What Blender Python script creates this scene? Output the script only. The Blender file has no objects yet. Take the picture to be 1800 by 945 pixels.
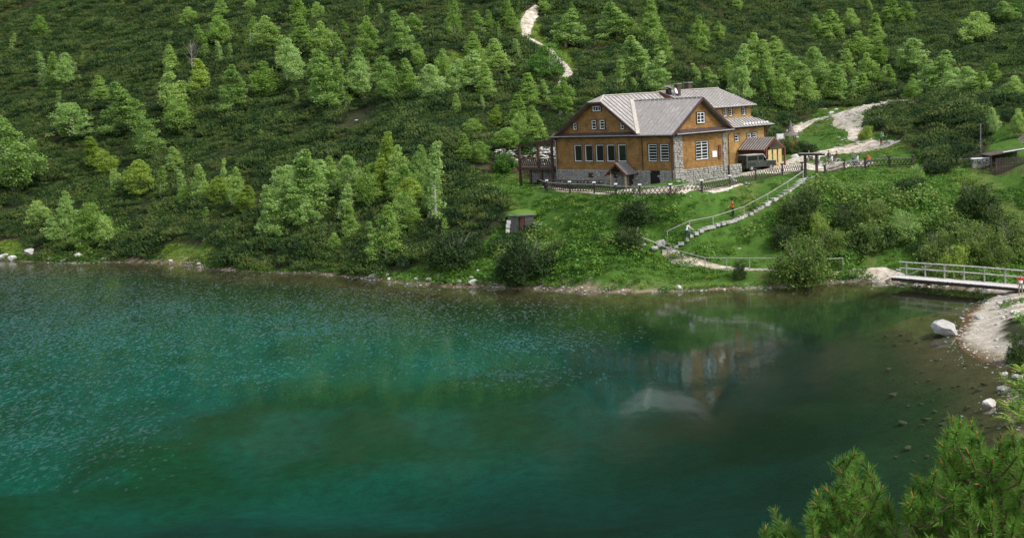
import bpy, math, random
import numpy as np
from mathutils import Vector, Matrix, Quaternion
R = math.radians
scene = bpy.context.scene
C = scene.collection
# ---------------------------------------------------------------- camera, world, sun
F, CX, CY, H = 2200., 900., 472.5, 18.
PIT, ROL, TH = R(7.76), R(3.28), R(38.68)
FW = np.array([0, math.cos(PIT), -math.sin(PIT)]); U0 = np.array([0, math.sin(PIT), math.cos(PIT)]); X0 = np.array([1., 0, 0])
RX = math.cos(ROL)*X0 - math.sin(ROL)*U0; UP = math.sin(ROL)*X0 + math.cos(ROL)*U0
EYE = np.array([0, 0, H])
cd = bpy.data.cameras.new('camera'); cam = bpy.data.objects.new('camera', cd); C.objects.link(cam)
cd.sensor_width = 36; cd.lens = 36*F/1800; cd.clip_start = .2; cd.clip_end = 5000
cam.matrix_world = Matrix(((RX[0], UP[0], -FW[0], 0), (RX[1], UP[1], -FW[1], 0), (RX[2], UP[2], -FW[2], H), (0, 0, 0, 1)))
scene.camera = cam
SUN_EL, SUN_AZ = R(50), math.atan2(-.55, .83)       # direction towards the sun, azimuth from +X
sd = Vector((math.cos(SUN_EL)*math.cos(SUN_AZ), math.cos(SUN_EL)*math.sin(SUN_AZ), math.sin(SUN_EL)))
w = bpy.data.worlds.new('World'); scene.world = w; w.use_nodes = True
nt = w.node_tree; bg = nt.nodes['Background']
sky = nt.nodes.new('ShaderNodeTexSky'); sky.sky_type = 'NISHITA'; sky.sun_disc = False
sky.sun_elevation = SUN_EL; sky.sun_rotation = math.atan2(sd.x, sd.y); sky.air_density = 1.0; sky.dust_density = 4.0; sky.altitude = 1500
hs = nt.nodes.new('ShaderNodeHueSaturation'); hs.inputs['Saturation'].default_value = .45
nt.links.new(sky.outputs[0], hs.inputs['Color']); nt.links.new(hs.outputs[0], bg.inputs[0])
bg.inputs[1].default_value = .15
sl = bpy.data.lights.new('sun', 'SUN'); sl.energy = 1.5; sl.angle = R(11); sl.color = (1, .95, .86)
so = bpy.data.objects.new('sun', sl); C.objects.link(so); so.rotation_euler = sd.to_track_quat('Z', 'Y').to_euler()
scene.view_settings.view_transform = 'Standard'; scene.view_settings.look = 'None'; scene.view_settings.gamma = 1
scene.view_settings.exposure = 1.05
scene.cycles.max_bounces = 7; scene.cycles.transparent_max_bounces = 12; scene.cycles.caustics_reflective = False; scene.cycles.caustics_refractive = False
rng = np.random.default_rng(7); random.seed(7)

# ---------------------------------------------------------------- picking points of the place along a sight line
def ray(px, py): return FW + RX*(px-CX)/F - UP*(py-CY)/F
def atz(px, py, z=0.):
    d = ray(px, py); return EYE + d*(z-H)/d[2]
def project(P):
    q = np.atleast_2d(P) - EYE; ww = np.maximum(q@FW, .1)
    return CX + F*(q@RX)/ww, CY - F*(q@UP)/ww, ww

# ---------------------------------------------------------------- terrain
far_shore = [(-260,430),(-150,441),(0,457),(60,461),(130,463),(200,461),(270,462),(330,467),(375,474),(450,478),(540,481),(620,487),(660,493),(720,500),(790,504),(850,505),(940,508),(1000,511),(1060,514),(1150,514),(1230,511),(1320,507),(1400,504),(1450,498),(1500,495),(1540,493),(1568,497),(1640,505),(1700,511),(1757,514),(1742,528),(1716,548),(1706,575),(1692,592),(1700,612),(1722,628),(1755,641),(1800,653),(1850,662),(1815,676),(1778,695),(1772,720),(1790,760),(1800,800),(1770,860),(1690,905),(1620,940),(1560,965),(1400,1010),(1100,1070)]
SH = [tuple(atz(a, b)[:2]) for a, b in far_shore] + [(-10,40),(-40,42),(-75,60),(-110,100),(-125,150)]
SH = np.array(SH)
ctrl = []
def cp(px, py, z): p = atz(px, py, z); ctrl.append((p[0], p[1], z))
def cd_(px, d, z): ctrl.append(((px-900)/F*d, d, z))
# fence line and house terrace
for a in [(925,335,7.0),(962,338,7.6),(1002,340,7.7),(1045,341,7.7),(1083,345,7.7),(1125,346,7.7),(1179,345,7.7),(1234,341,7.7),(1283,330,7.8),(1328,318,7.9),(1375,309,8.0),(1416,312,8.0),(1450,310,8.0),(1484,299,8.1),(1521,296,8.2),(1563,294,8.3),(1604,293,8.4)]: cp(*a)
for u, v, z in [(0,-1,7.85),(6,-1,7.85),(12,-1,7.9),(18,-1,8.05),(6,-4,7.75),(5,8,8.4),(12,8,8.7),(-3,6,8.2),(-3,12,8.5),(0,14,8.6),(0,19,8.8),(14,20,9.6),(22,0,7.6),(22,10,8.8),(24,18,10)]:
    ctrl.append((17.10 - u*math.sin(TH) + v*math.cos(TH), 127.86 + u*math.cos(TH) + v*math.sin(TH), z))
for a in [(1370,287,8.6),(1430,280,8.8),(1480,272,9.2),(1550,256,9.75),(1600,262,9.6),(1480,230,11),(1440,232,10.6),(1400,225,11),(1500,197,13),(1560,186,13.7),(1600,180,14.1),(1700,177,14.3),(1800,180,14),(1620,275,9),(1690,285,8.2),(1750,250,10.5),(1800,255,10),(1660,210,12.6),(1760,305,7.5),(1800,306,7.5),(1690,310,7.4),(1880,310,7.5)]: cp(*a)
# slope below the fence
for a in [(918,409,3.9),(880,440,2.4),(1000,420,3.7),(1100,430,3.6),(1200,430,3.2),(1165,452,2.0),(1230,466,1.5),(1310,472,1.2),(1420,482,.9),(1500,483,.8),(1560,487,.75),(1300,400,4.2),(1350,360,6.1),(1390,335,7.3),(1260,430,2.9),(1420,400,4.1),(1500,400,3.8),(1600,400,3.7),(1700,400,3.5),(1800,400,3.3),(1600,470,.8),(1700,478,.7),(1800,484,.7),(1900,490,1),(1600,340,6.4),(1700,350,5.4),(1500,350,6.2)]: cp(*a)
# right shore
for a in [(1790,545,.8),(1740,600,.4),(1790,600,1.1),(1795,640,.25),(1900,560,1.6),(1900,640,1.5),(1860,700,1.2),(1900,780,2.5),(1850,850,2.2),(1740,930,1.3),(1950,900,5)]: cp(*a)
# mountain side
def col(px, ds, z0=0, s1=.30, s2=.36):
    for s in (6, 15, 30, 50, 80, 120, 160, 220):
        z = z0 + s1*s if s < 50 else z0 + s1*50 + s2*(s-50)
        cd_(px, ds+s, z)
for px, py in ((-330,432),(-60,452),(200,461),(420,476),(600,486),(760,503)):
    col(px, atz(px, py)[1])
col(900, 155, 10.5); col(1060, 162, 11); col(1240, 172, 11.5); col(1420, 205, 12.8); col(1600, 205, 14.5); col(1780, 205, 15); col(2050, 190, 15)
cd_(840, 122, 1.6); cd_(840,136,6.2)
# near slope under the camera
for x in (-60, -25, 0, 15, 30, 60):
    ctrl += [(x, 0, 16.0), (x, -15, 18), (x, 20, 8.9), (x, 34, 3.6)]
ctrl += [(-110, 60, 12), (-135, 100, 14), (-160, 160, 16), (90, 60, 8), (110, 90, 9), (140, 130, 12)]
ctrl = np.array(ctrl)
# thin plate spline
def tpsk(r2): return .5*r2*np.log(r2+1e-9)
n = len(ctrl); P2 = ctrl[:, :2]/50.
K = tpsk(((P2[:, None]-P2[None])**2).sum(-1)) + np.eye(n)*2e-3
A = np.zeros((n+3, n+3)); A[:n, :n] = K; A[:n, n] = 1; A[:n, n+1:] = P2; A[n, :n] = 1; A[n+1:, :n] = P2.T
sol = np.linalg.solve(A, np.r_[ctrl[:, 2], 0, 0, 0])
def tps(x, y):
    q = np.stack([x, y], -1)/50.; out = np.zeros(len(x))
    for i in range(0, len(x), 20000):
        k = tpsk(((q[i:i+20000, None]-P2[None])**2).sum(-1)); out[i:i+20000] = k@sol[:n]
    return out + sol[n] + q@sol[n+1:]
def sdist(x, y):                     # >0 on land, <0 in the lake
    d = np.full(x.shape, 1e9); ins = np.zeros(x.shape, bool)
    for i in range(len(SH)):
        a, b = SH[i-1], SH[i]; e = b-a
        t = np.clip(((x-a[0])*e[0]+(y-a[1])*e[1])/(e@e), 0, 1)
        d = np.minimum(d, (x-a[0]-t*e[0])**2+(y-a[1]-t*e[1])**2)
        c = (a[1] > y) != (b[1] > y)
        xi = a[0]+(y-a[1])/(b[1]-a[1]+1e-12)*e[0]
        ins ^= c & (x < xi)
    return np.sqrt(d)*np.where(ins, -1, 1)
_perm = rng.random((64, 64))
def vnoise(x, y, s):
    x = x/s; y = y/s; i = np.floor(x).astype(int); j = np.floor(y).astype(int); fx = x-i; fy = y-j
    fx = fx*fx*(3-2*fx); fy = fy*fy*(3-2*fy); g = lambda a, b: _perm[a % 64, b % 64]
    return (g(i, j)*(1-fx)+g(i+1, j)*fx)*(1-fy)+(g(i, j+1)*(1-fx)+g(i+1, j+1)*fx)*fy
def sm(a, b, v): t = np.clip((v-a)/(b-a), 0, 1); return t*t*(3-2*t)
gx = np.r_[np.arange(-420, -120, 12.), np.arange(-120, 120, .75), np.arange(120, 421, 12.)]
gy = np.r_[np.arange(-40, 30, 2.), np.arange(30, 230, .75), np.arange(230, 330, 2.), np.arange(330, 901, 15.)]
GX, GY = np.meshgrid(gx, gy); fx_, fy_ = GX.ravel(), GY.ravel()
SD = sdist(fx_, fy_)
T = np.maximum(tps(fx_, fy_), .25)
_lx = (fx_-17.1)*math.cos(TH)+(fy_-127.86)*math.sin(TH); _ly = -(fx_-17.1)*math.sin(TH)+(fy_-127.86)*math.cos(TH)
flat = sm(4, 14, np.hypot(np.maximum(np.abs(_lx-9)-12, 0), np.maximum(np.abs(_ly-8)-14, 0)))*sm(3, 10, np.hypot((fx_-38)/2.2, fy_-140))           # keep the terrace even
T = T + flat*sm(3, 25, SD)*((vnoise(fx_, fy_, 14)-.5)*1.8+(vnoise(fx_+31, fy_, 5)-.5)*.8)*sm(60, 110, fy_)
# the slope carries on up the mountain beyond the frame
mt = np.maximum(fy_-300, 0)*.27 + np.maximum(np.abs(fx_)-150, 0)*.15*sm(100, 250, fy_)
T = T + mt
Tl = .05 + (T-.05)*sm(-.5, 3.5, SD)
sh_right = sm(20, 32, fx_)*(1-sm(93, 103, fy_))
sd_ = -SD
dep_steep = np.minimum(sd_*.42, 1.6+sd_*.16); dep_shal = np.where(sd_ < 12, sd_*.07, .84+(sd_-12)*.30)
dep = np.minimum(dep_steep*(1-sh_right)+dep_shal*sh_right, 9)
dep = dep + (vnoise(fx_, fy_, 6)-.5)*np.minimum(dep*.35, 1.4)
GZ = np.where(SD > 0, Tl, .05-np.maximum(dep, 0)).reshape(GX.shape)
def zf(x, y):
    x = np.atleast_1d(x).astype(float); y = np.atleast_1d(y).astype(float)
    i = np.clip(np.searchsorted(gx, x)-1, 0, len(gx)-2); j = np.clip(np.searchsorted(gy, y)-1, 0, len(gy)-2)
    tx = np.clip((x-gx[i])/(gx[i+1]-gx[i]), 0, 1); ty = np.clip((y-gy[j])/(gy[j+1]-gy[j]), 0, 1)
    return (GZ[j, i]*(1-tx)+GZ[j, i+1]*tx)*(1-ty)+(GZ[j+1, i]*(1-tx)+GZ[j+1, i+1]*tx)*ty
def z1(x, y): return float(zf(x, y)[0])
_ts = np.r_[np.arange(15, 120, .5), np.arange(120, 420, .35)]
def ground(px, py, tmin=20):
    d = ray(px, py); d = d/d[1]; t = _ts[_ts > tmin]
    Q = EYE + t[:, None]*d; below = Q[:, 2] < zf(Q[:, 0], Q[:, 1])
    k = int(np.argmax(below)) if below.any() else len(t)-1
    return np.array([Q[k, 0], Q[k, 1], z1(Q[k, 0], Q[k, 1])])
def inpoly(px, py, poly):
    ins = np.zeros(np.shape(px), bool)
    for i in range(len(poly)):
        a, b = poly[i-1], poly[i]; c = (a[1] > py) != (b[1] > py)
        ins ^= c & (px < a[0]+(py-a[1])/(b[1]-a[1]+1e-9)*(b[0]-a[0]))
    return ins

# ---------------------------------------------------------------- object helpers
def tag(o, label=None, cat=None, group=None, kind=None):
    if label: o['label'] = label
    if cat: o['category'] = cat
    if group: o['group'] = group
    if kind: o['kind'] = kind
    return o
def link(o, parent=None):
    C.objects.link(o)
    if parent: o.parent = parent
    return o
def thing(name, label, cat, loc=(0,0,0), rz=0, group=None, scale=1):
    o = bpy.data.objects.new(name, None); o.location = loc; o.rotation_euler = (0, 0, rz); o.scale = (scale,)*3; o.empty_display_size = .3
    link(o); return tag(o, label, cat, group)
class MB:
    def __init__(s): s.v = []; s.f = []; s.m = []
    def add(s, vs, fs, mi=0):
        k = len(s.v); s.v += [tuple(map(float, v)) for v in vs]; s.f += [tuple(i+k for i in f) for f in fs]; s.m += [mi]*len(fs); return s
    def box(s, x0, x1, y0, y1, z0, z1, mi=0, M=None):
        vs = [(x, y, z) for z in (z0, z1) for y in (y0, y1) for x in (x0, x1)]
        if M is not None: vs = [M@Vector(v) for v in vs]
        return s.add(vs, [(0,2,3,1),(4,5,7,6),(0,1,5,4),(2,6,7,3),(0,4,6,2),(1,3,7,5)], mi)
    def bar(s, a, b, w, h=None, mi=0, up=(0,0,1)):
        a = Vector(a); b = Vector(b); h = h or w; d = (b-a); L = d.length
        if L < 1e-6: return s
        d.normalize(); upv = Vector(up)
        if abs(d.dot(upv)) > .98: upv = Vector((1,0,0))
        x = d.cross(upv).normalized(); y = x.cross(d)
        vs = [p + x*sx*w/2 + y*sy*h/2 for p in (a, b) for sx, sy in ((-1,-1),(1,-1),(1,1),(-1,1))]
        return s.add(vs, [(3,2,1,0),(4,5,6,7),(0,1,5,4),(1,2,6,5),(2,3,7,6),(3,0,4,7)], mi)
    def tube(s, pts, rs, n=6, mi=0, caps=True):
        pts = [Vector(p) for p in pts]
        if not hasattr(rs, '__len__'): rs = [rs]*len(pts)
        rings = []
        for i, p in enumerate(pts):
            d = (pts[min(i+1, len(pts)-1)]-pts[max(i-1, 0)]).normalized()
            a = d.cross(Vector((0,0,1)) if abs(d.z) < .9 else Vector((1,0,0))).normalized(); b = d.cross(a)
            rings.append([p+(a*math.cos(2*math.pi*k/n)+b*math.sin(2*math.pi*k/n))*rs[i] for k in range(n)])
        vs = [q for r in rings for q in r]; fs = []
        for i in range(len(pts)-1):
            for k in range(n): fs.append((i*n+k, i*n+(k+1) % n, (i+1)*n+(k+1) % n, (i+1)*n+k))
        if caps: fs += [tuple(range(n))[::-1], tuple((len(pts)-1)*n+k for k in range(n))]
        return s.add(vs, fs, mi)
    def prism(s, poly, ext, mi=0):
        e = Vector(ext); n = len(poly); vs = [Vector(p) for p in poly]; vs += [v+e for v in vs]
        return s.add(vs, [tuple(range(n))[::-1], tuple(range(n, 2*n))]+[(i, (i+1) % n, n+(i+1) % n, n+i) for i in range(n)], mi)
    def mesh(s, name, mats, smooth=False):
        me = bpy.data.meshes.new(name); me.from_pydata(s.v, [], s.f)
        for m in (mats if isinstance(mats, (list, tuple)) else [mats]): me.materials.append(m)
        if any(s.m): me.polygons.foreach_set('material_index', s.m)
        if smooth: me.polygons.foreach_set('use_smooth', [True]*len(me.polygons))
        me.update(); return me
    def build(s, name, mats, parent=None, loc=(0,0,0), smooth=False):
        o = bpy.data.objects.new(name, s.mesh(name, mats, smooth)); o.location = loc; return link(o, parent)
def inst(name, me, parent=None, loc=(0,0,0), rot=(0,0,0), sc=1):
    o = bpy.data.objects.new(name, me); o.location = loc; o.rotation_euler = rot; o.scale = sc if hasattr(sc, '__len__') else (sc,)*3
    return link(o, parent)
def np_mesh(name, V, Fq, mats, smooth=False, mi=None):
    me = bpy.data.meshes.new(name); V = np.asarray(V, np.float32); Fq = np.asarray(Fq, np.int32); k = Fq.shape[1]
    me.vertices.add(len(V)); me.vertices.foreach_set('co', V.ravel())
    me.loops.add(Fq.size); me.loops.foreach_set('vertex_index', Fq.ravel())
    me.polygons.add(len(Fq)); me.polygons.foreach_set('loop_start', np.arange(0, Fq.size, k, dtype=np.int32)); me.polygons.foreach_set('loop_total', np.full(len(Fq), k, np.int32))
    for m in (mats if isinstance(mats, (list, tuple)) else [mats]): me.materials.append(m)
    if mi is not None: me.polygons.foreach_set('material_index', np.asarray(mi, np.int32))
    me.polygons.foreach_set('use_smooth', [smooth]*len(Fq)); me.update(calc_edges=True); return me

# ---------------------------------------------------------------- materials
def new_mat(name):
    m = bpy.data.materials.new(name); m.use_nodes = True; t = m.node_tree
    return m, t, t.nodes['Principled BSDF'], t.nodes['Material Output']
def N(t, ty, **kw):
    nd = t.nodes.new('ShaderNode'+ty)
    for k, v in kw.items():
        if k[0] == '_': nd.inputs[int(k[1:])].default_value = v
        elif k in nd.inputs: nd.inputs[k].default_value = v
        else: setattr(nd, k, v)
    return nd
def ramp(t, fac, stops):
    r = t.nodes.new('ShaderNodeValToRGB'); t.links.new(fac, r.inputs[0]); e = r.color_ramp.elements
    while len(e) < len(stops): e.new(.5)
    for q, (p, c) in zip(e, stops): q.position = p; q.color = (*c, 1) if len(c) == 3 else c
    return r.outputs[0]
def pos(t, obj=False):
    return t.nodes.new('ShaderNodeTexCoord').outputs['Object'] if obj else t.nodes.new('ShaderNodeNewGeometry').outputs['Position']
def mat(name, c1, c2=None, rough=.8, scale=2., bump=.2, bscale=None, metal=0, obj=True, spec=.3, stretch=(1,1,1), c3=None, mid=(.35,.65)):
    m, t, b, o = new_mat(name); c2 = c2 or tuple(x*.7 for x in c1)
    mp = N(t, 'Mapping'); mp.inputs['Scale'].default_value = stretch; t.links.new(pos(t, obj), mp.inputs[0])
    nz = N(t, 'TexNoise', Scale=scale, Detail=6., Roughness=.65); t.links.new(mp.outputs[0], nz.inputs['Vector'])
    st = [(mid[0], c1), (mid[1], c2)] if c3 is None else [(mid[0], c1), (.5, c2), (mid[1], c3)]
    t.links.new(ramp(t, nz.outputs[0], st), b.inputs['Base Color'])
    b.inputs['Roughness'].default_value = rough; b.inputs['Metallic'].default_value = metal; b.inputs['Specular IOR Level'].default_value = spec
    if bump:
        n2 = N(t, 'TexNoise', Scale=bscale or scale*4, Detail=5.); t.links.new(mp.outputs[0], n2.inputs['Vector'])
        bp = N(t, 'Bump', Strength=bump, Distance=.05); t.links.new(n2.outputs[0], bp.inputs['Height']); t.links.new(bp.outputs[0], b.inputs['Normal'])
    return m
def foliage(name, c1, c2, c3, trans=.35, rnd=.25, nscale=.8, rough=.6):
    """leaf material: colour varies from plant to plant and clump to clump"""
    m, t, b, o = new_mat(name)
    nz = N(t, 'TexNoise', Scale=nscale, Detail=3., Roughness=.6); t.links.new(pos(t), nz.inputs['Vector'])
    oi = t.nodes.new('ShaderNodeObjectInfo')
    ad = N(t, 'Math', operation='MULTIPLY_ADD'); t.links.new(oi.outputs['Random'], ad.inputs[0]); ad.inputs[1].default_value = rnd; ad.inputs[2].default_value = -rnd/2
    a2 = N(t, 'Math', operation='ADD'); t.links.new(nz.outputs[0], a2.inputs[0]); t.links.new(ad.outputs[0], a2.inputs[1])
    colr = ramp(t, a2.outputs[0], [(.3, c1), (.5, c2), (.72, c3)])
    b.inputs['Roughness'].default_value = rough; b.inputs['Specular IOR Level'].default_value = .25
    t.links.new(colr, b.inputs['Base Color'])
    tr = N(t, 'BsdfTranslucent'); t.links.new(colr, tr.inputs[0]); mx = N(t, 'MixShader'); mx.inputs[0].default_value = trans
    t.links.new(b.outputs[0], mx.inputs[1]); t.links.new(tr.outputs[0], mx.inputs[2]); t.links.new(mx.outputs[0], o.inputs[0])
    return m
M = {}
M['leaf'] = foliage('birch_leaves', (.20,.335,.06), (.305,.46,.10), (.43,.57,.17), .5, .35)
M['leaf_silver'] = foliage('silver_leaves', (.22,.36,.08), (.34,.50,.14), (.48,.63,.24), .5, .3)
M['leaf_yellow'] = foliage('yellowish_leaves', (.22,.32,.045), (.32,.44,.07), (.42,.54,.11), .5, .3)
M['leaf_dark'] = foliage('deep_green_leaves', (.10,.22,.035), (.16,.32,.06), (.24,.42,.08), .45, .3)
M['pine'] = foliage('dwarf_pine_needles', (.018,.050,.010), (.052,.105,.018), (.115,.155,.034), .2, .55, .25)
M['pine_bush'] = foliage('pine_bush_needles', (.018,.045,.009), (.042,.080,.015), (.08,.12,.026), .15, .3, .9)
M['herb'] = foliage('herb_leaves', (.045,.12,.014), (.09,.21,.022), (.17,.29,.04), .4, .45, .3)
M['herb_yellow'] = foliage('yellow_green_herbs', (.12,.22,.025), (.20,.30,.035), (.34,.36,.05), .4, .4, .8)
M['willow'] = foliage('willow_leaves', (.10,.17,.03), (.17,.25,.05), (.25,.33,.09), .4, .3)
M['bark'] = mat('bark', (.30,.28,.23), (.12,.10,.08), scale=3, stretch=(1,1,.3))
M['bark_pale'] = mat('pale_bark', (.50,.48,.42), (.22,.2,.17), scale=3)
M['rock'] = mat('granite', (.50,.48,.44), (.30,.29,.27), scale=3, bump=.5, obj=False)
M['rock_pale'] = mat('pale_granite', (.66,.63,.58), (.42,.40,.37), scale=3, bump=.5, obj=False)
M['path'] = mat('gravel_path', (.27,.22,.155), (.47,.40,.31), scale=1.1, bump=.9, bscale=7, obj=False, c3=(.60,.54,.45), mid=(.36,.6))

def ground_material():
    m, t, b, o = new_mat('ground_soil'); b.inputs['Roughness'].default_value = .95; b.inputs['Specular IOR Level'].default_value = .1
    at = N(t, 'VertexColor', layer_name='cover'); P = pos(t)
    nz = N(t, 'TexNoise', Scale=1.1, Detail=8., Roughness=.7); t.links.new(P, nz.inputs['Vector'])
    hv = N(t, 'HueSaturation'); t.links.new(at.outputs[0], hv.inputs['Color'])
    mr = N(t, 'MapRange', _1=.25, _2=.75, _3=.55, _4=1.5); t.links.new(nz.outputs[0], mr.inputs[0]); t.links.new(mr.outputs[0], hv.inputs['Value'])
    t.links.new(hv.outputs[0], b.inputs['Base Color'])
    n2 = N(t, 'TexNoise', Scale=5., Detail=6.); t.links.new(P, n2.inputs['Vector'])
    bp = N(t, 'Bump', Strength=.6, Distance=.2); t.links.new(n2.outputs[0], bp.inputs['Height']); t.links.new(bp.outputs[0], b.inputs['Normal'])
    return m

# ---------------------------------------------------------------- ground cover zones (picked on the photograph, kept as places on the ground)
PX, PY, PW = project(np.stack([fx_, fy_, GZ.ravel()], -1))
WX = PX + (vnoise(fx_, fy_, 3)-.5)*22; WY = PY + (vnoise(fx_+50, fy_+9, 3)-.5)*12      # ragged edges
Z_GRASS = [(845,318),(880,300),(935,318),(1000,300),(1300,270),(1345,262),(1400,262),(1440,258),(1500,262),(1560,236),(1610,258),(1625,290),(1660,300),(1690,292),(1740,305),(1900,290),(1900,660),(1700,480),(1480,505),(1200,520),(850,515),(690,500),(680,482),(760,462),(830,440),(880,400),(900,370),(860,340)]
Z_GRASS2 = [(1350,262),(1390,220),(1440,196),(1500,185),(1530,196),(1510,215),(1560,240),(1480,262)]
Z_BANK = [(1740,180),(1760,195),(1790,240),(1900,250),(1900,300),(1770,290),(1730,255),(1745,215)]
Z_YEL = [[(780,95),(870,88),(900,110),(870,135),(800,140)],[(900,30),(935,20),(960,60),(1010,100),(1015,125),(985,130),(940,95),(915,60)],[(1010,180),(1040,165),(1060,180),(1020,190)],[(0,425),(40,425),(60,452),(-60,452)],[(260,438),(330,430),(385,432),(370,468),(300,466)],[(400,350),(450,330),(460,345),(410,375)]]
Z_NOPINE = [[(870,262),(985,258),(990,300),(905,305),(880,285)]]
def zones(wx, wy):
    g = inpoly(wx, wy, Z_GRASS) | inpoly(wx, wy, Z_GRASS2) | inpoly(wx, wy, Z_BANK); y = np.zeros(np.shape(wx), bool)
    for z in Z_YEL: y |= inpoly(wx, wy, z)
    return g, y
gr, ye = zones(WX, WY)
col4 = np.zeros((len(fx_), 4)); col4[:, 3] = 1
col4[:, :3] = (.035, .040, .018)
far_ = (fy_ > 340) | (np.abs(fx_) > 165); nb = np.where(far_, 0, vnoise(fx_, fy_, 9)); col4[far_] = (.016, .032, .009, 1)
col4[(nb > .62) & ~gr] = (.065, .055, .028, 1)
col4[gr] = (.055, .115, .018, 1); col4[gr & (vnoise(fx_, fy_, 4) > .6)] = (.09, .13, .03, 1); col4[ye] = (.09, .14, .025, 1)
near_sh = (SD > 0) & (SD < .9); col4[near_sh] = (.22, .18, .12, 1)
rs = (SD > 0) & (SD < 2.4) & (fx_ > 30) & (fy_ < 103); col4[rs] = (.41, .365, .29, 1)
# bed of the lake: brown gravel in the shallows, deeper down the green and turquoise of light scattered in water, painted on
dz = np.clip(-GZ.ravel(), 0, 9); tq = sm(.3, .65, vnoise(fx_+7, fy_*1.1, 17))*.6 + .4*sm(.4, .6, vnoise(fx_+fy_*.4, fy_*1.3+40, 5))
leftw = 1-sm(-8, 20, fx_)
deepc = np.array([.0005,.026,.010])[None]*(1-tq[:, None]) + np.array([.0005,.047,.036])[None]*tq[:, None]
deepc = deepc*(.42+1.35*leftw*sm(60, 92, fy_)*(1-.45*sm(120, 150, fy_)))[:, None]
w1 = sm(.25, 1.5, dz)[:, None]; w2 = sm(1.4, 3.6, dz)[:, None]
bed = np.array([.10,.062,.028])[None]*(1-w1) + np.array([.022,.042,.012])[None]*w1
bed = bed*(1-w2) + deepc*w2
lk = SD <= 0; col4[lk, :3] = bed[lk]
nxg, nyg = len(gx), len(gy)
ii = (np.arange(nyg-1)[:, None]*nxg + np.arange(nxg-1)[None]).ravel()
Fq = np.stack([ii, ii+1, ii+nxg+1, ii+nxg], -1)
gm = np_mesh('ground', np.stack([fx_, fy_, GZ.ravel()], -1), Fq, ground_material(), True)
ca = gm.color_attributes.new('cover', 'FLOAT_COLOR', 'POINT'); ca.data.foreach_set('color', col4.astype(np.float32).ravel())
tag(inst('ground', gm), kind='structure')

# ---------------------------------------------------------------- water
def water():
    m, t, b, o = new_mat('lake_water'); t.nodes.remove(b); P = pos(t)
    at = N(t, 'Attribute', attribute_name='wind')
    mp = N(t, 'Mapping'); mp.inputs['Scale'].default_value = (1.0, .42, 1); mp.inputs['Rotation'].default_value = (0, 0, 0); t.links.new(P, mp.inputs[0])
    n1 = N(t, 'TexNoise', Scale=5.0, Detail=2., Roughness=.7); t.links.new(mp.outputs[0], n1.inputs['Vector'])
    n3 = N(t, 'TexNoise', Scale=.35, Detail=3., Roughness=.5); t.links.new(mp.outputs[0], n3.inputs['Vector'])
    # wind ripples: facets leaning by chance, the steep ones turned to the sky glitter
    def mth(op, x, y=None, z=None):
        q = N(t, 'Math', operation=op)
        for i_, v_ in enumerate((x, y, z)):
            if v_ is None: continue
            if isinstance(v_, (int, float)): q.inputs[i_].default_value = v_
            else: t.links.new(v_, q.inputs[i_])
        return q.outputs[0]
    sp = N(t, 'SeparateColor'); t.links.new(n1.outputs['Color'], sp.inputs[0])
    wd_ = at.outputs['Fac']
    # single wavelets: each cell of the chop leans its own way, more of them stand up where the gust is
    mv = N(t, 'VectorMath', operation='MULTIPLY_ADD'); mv.inputs[1].default_value = (.2, .15, 0); t.links.new(n1.outputs['Color'], mv.inputs[0]); t.links.new(mp.outputs[0], mv.inputs[2])
    vo = N(t, 'TexVoronoi', Scale=6.2); vo.feature = 'F1'; t.links.new(mv.outputs[0], vo.inputs['Vector'])
    sv_ = N(t, 'SeparateColor'); t.links.new(vo.outputs['Color'], sv_.inputs[0])
    pick = mth('GREATER_THAN', sv_.outputs[0], mth('MULTIPLY_ADD', wd_, -.46, 1.03))
    ty = mth('MULTIPLY', pick, mth('MULTIPLY_ADD', sv_.outputs[1], .12, .16))
    ty = mth('ADD', ty, mth('MULTIPLY', mth('MULTIPLY', mth('SUBTRACT', sp.outputs[2], .5), .4), wd_))
    ny = mth('MULTIPLY', ty, -1.); nx = mth('MULTIPLY', mth('MULTIPLY', mth('SUBTRACT', sp.outputs[1], .5), .35), wd_)
    nv = N(t, 'CombineXYZ'); t.links.new(nx, nv.inputs[0]); t.links.new(ny, nv.inputs[1]); nv.inputs[2].default_value = 0
    b0 = N(t, 'Bump', Strength=1., Distance=.03); t.links.new(n3.outputs[0], b0.inputs['Height'])
    av = N(t, 'VectorMath', operation='ADD'); t.links.new(nv.outputs[0], av.inputs[0]); t.links.new(b0.outputs[0], av.inputs[1])
    bp = N(t, 'VectorMath', operation='NORMALIZE'); t.links.new(av.outputs[0], bp.inputs[0])
    gi_ = t.nodes.new('ShaderNodeNewGeometry'); dt = N(t, 'VectorMath', operation='DOT_PRODUCT'); t.links.new(bp.outputs[0], dt.inputs[0]); t.links.new(gi_.outputs['Incoming'], dt.inputs[1])
    fr = mth('MULTIPLY_ADD', mth('POWER', mth('SUBTRACT', 1., mth('MINIMUM', mth('ABSOLUTE', dt.outputs['Value']), 1.)), 5.), REFL, .02)
    gl = N(t, 'BsdfGlossy'); t.links.new(mth('MULTIPLY_ADD', wd_, -.035, .07), gl.inputs['Roughness']); t.links.new(bp.outputs[0], gl.inputs['Normal'])
    tr = N(t, 'BsdfTransparent'); tr.inputs[0].default_value = (.80, .95, .90, 1)
    mx = N(t, 'MixShader'); t.links.new(fr, mx.inputs[0]); t.links.new(tr.outputs[0], mx.inputs[1]); t.links.new(gl.outputs[0], mx.inputs[2]); t.links.new(mx.outputs[0], o.inputs[0])
    return m
REFL = .98
wx = np.arange(-135, 66, 1.5); wy = np.arange(20, 200, 1.5); WXg, WYg = np.meshgrid(wx, wy); k = WXg.size
wpx, wpy, _ = project(np.stack([WXg.ravel(), WYg.ravel(), np.zeros(k)], -1))
wind = np.zeros(k)
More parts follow.
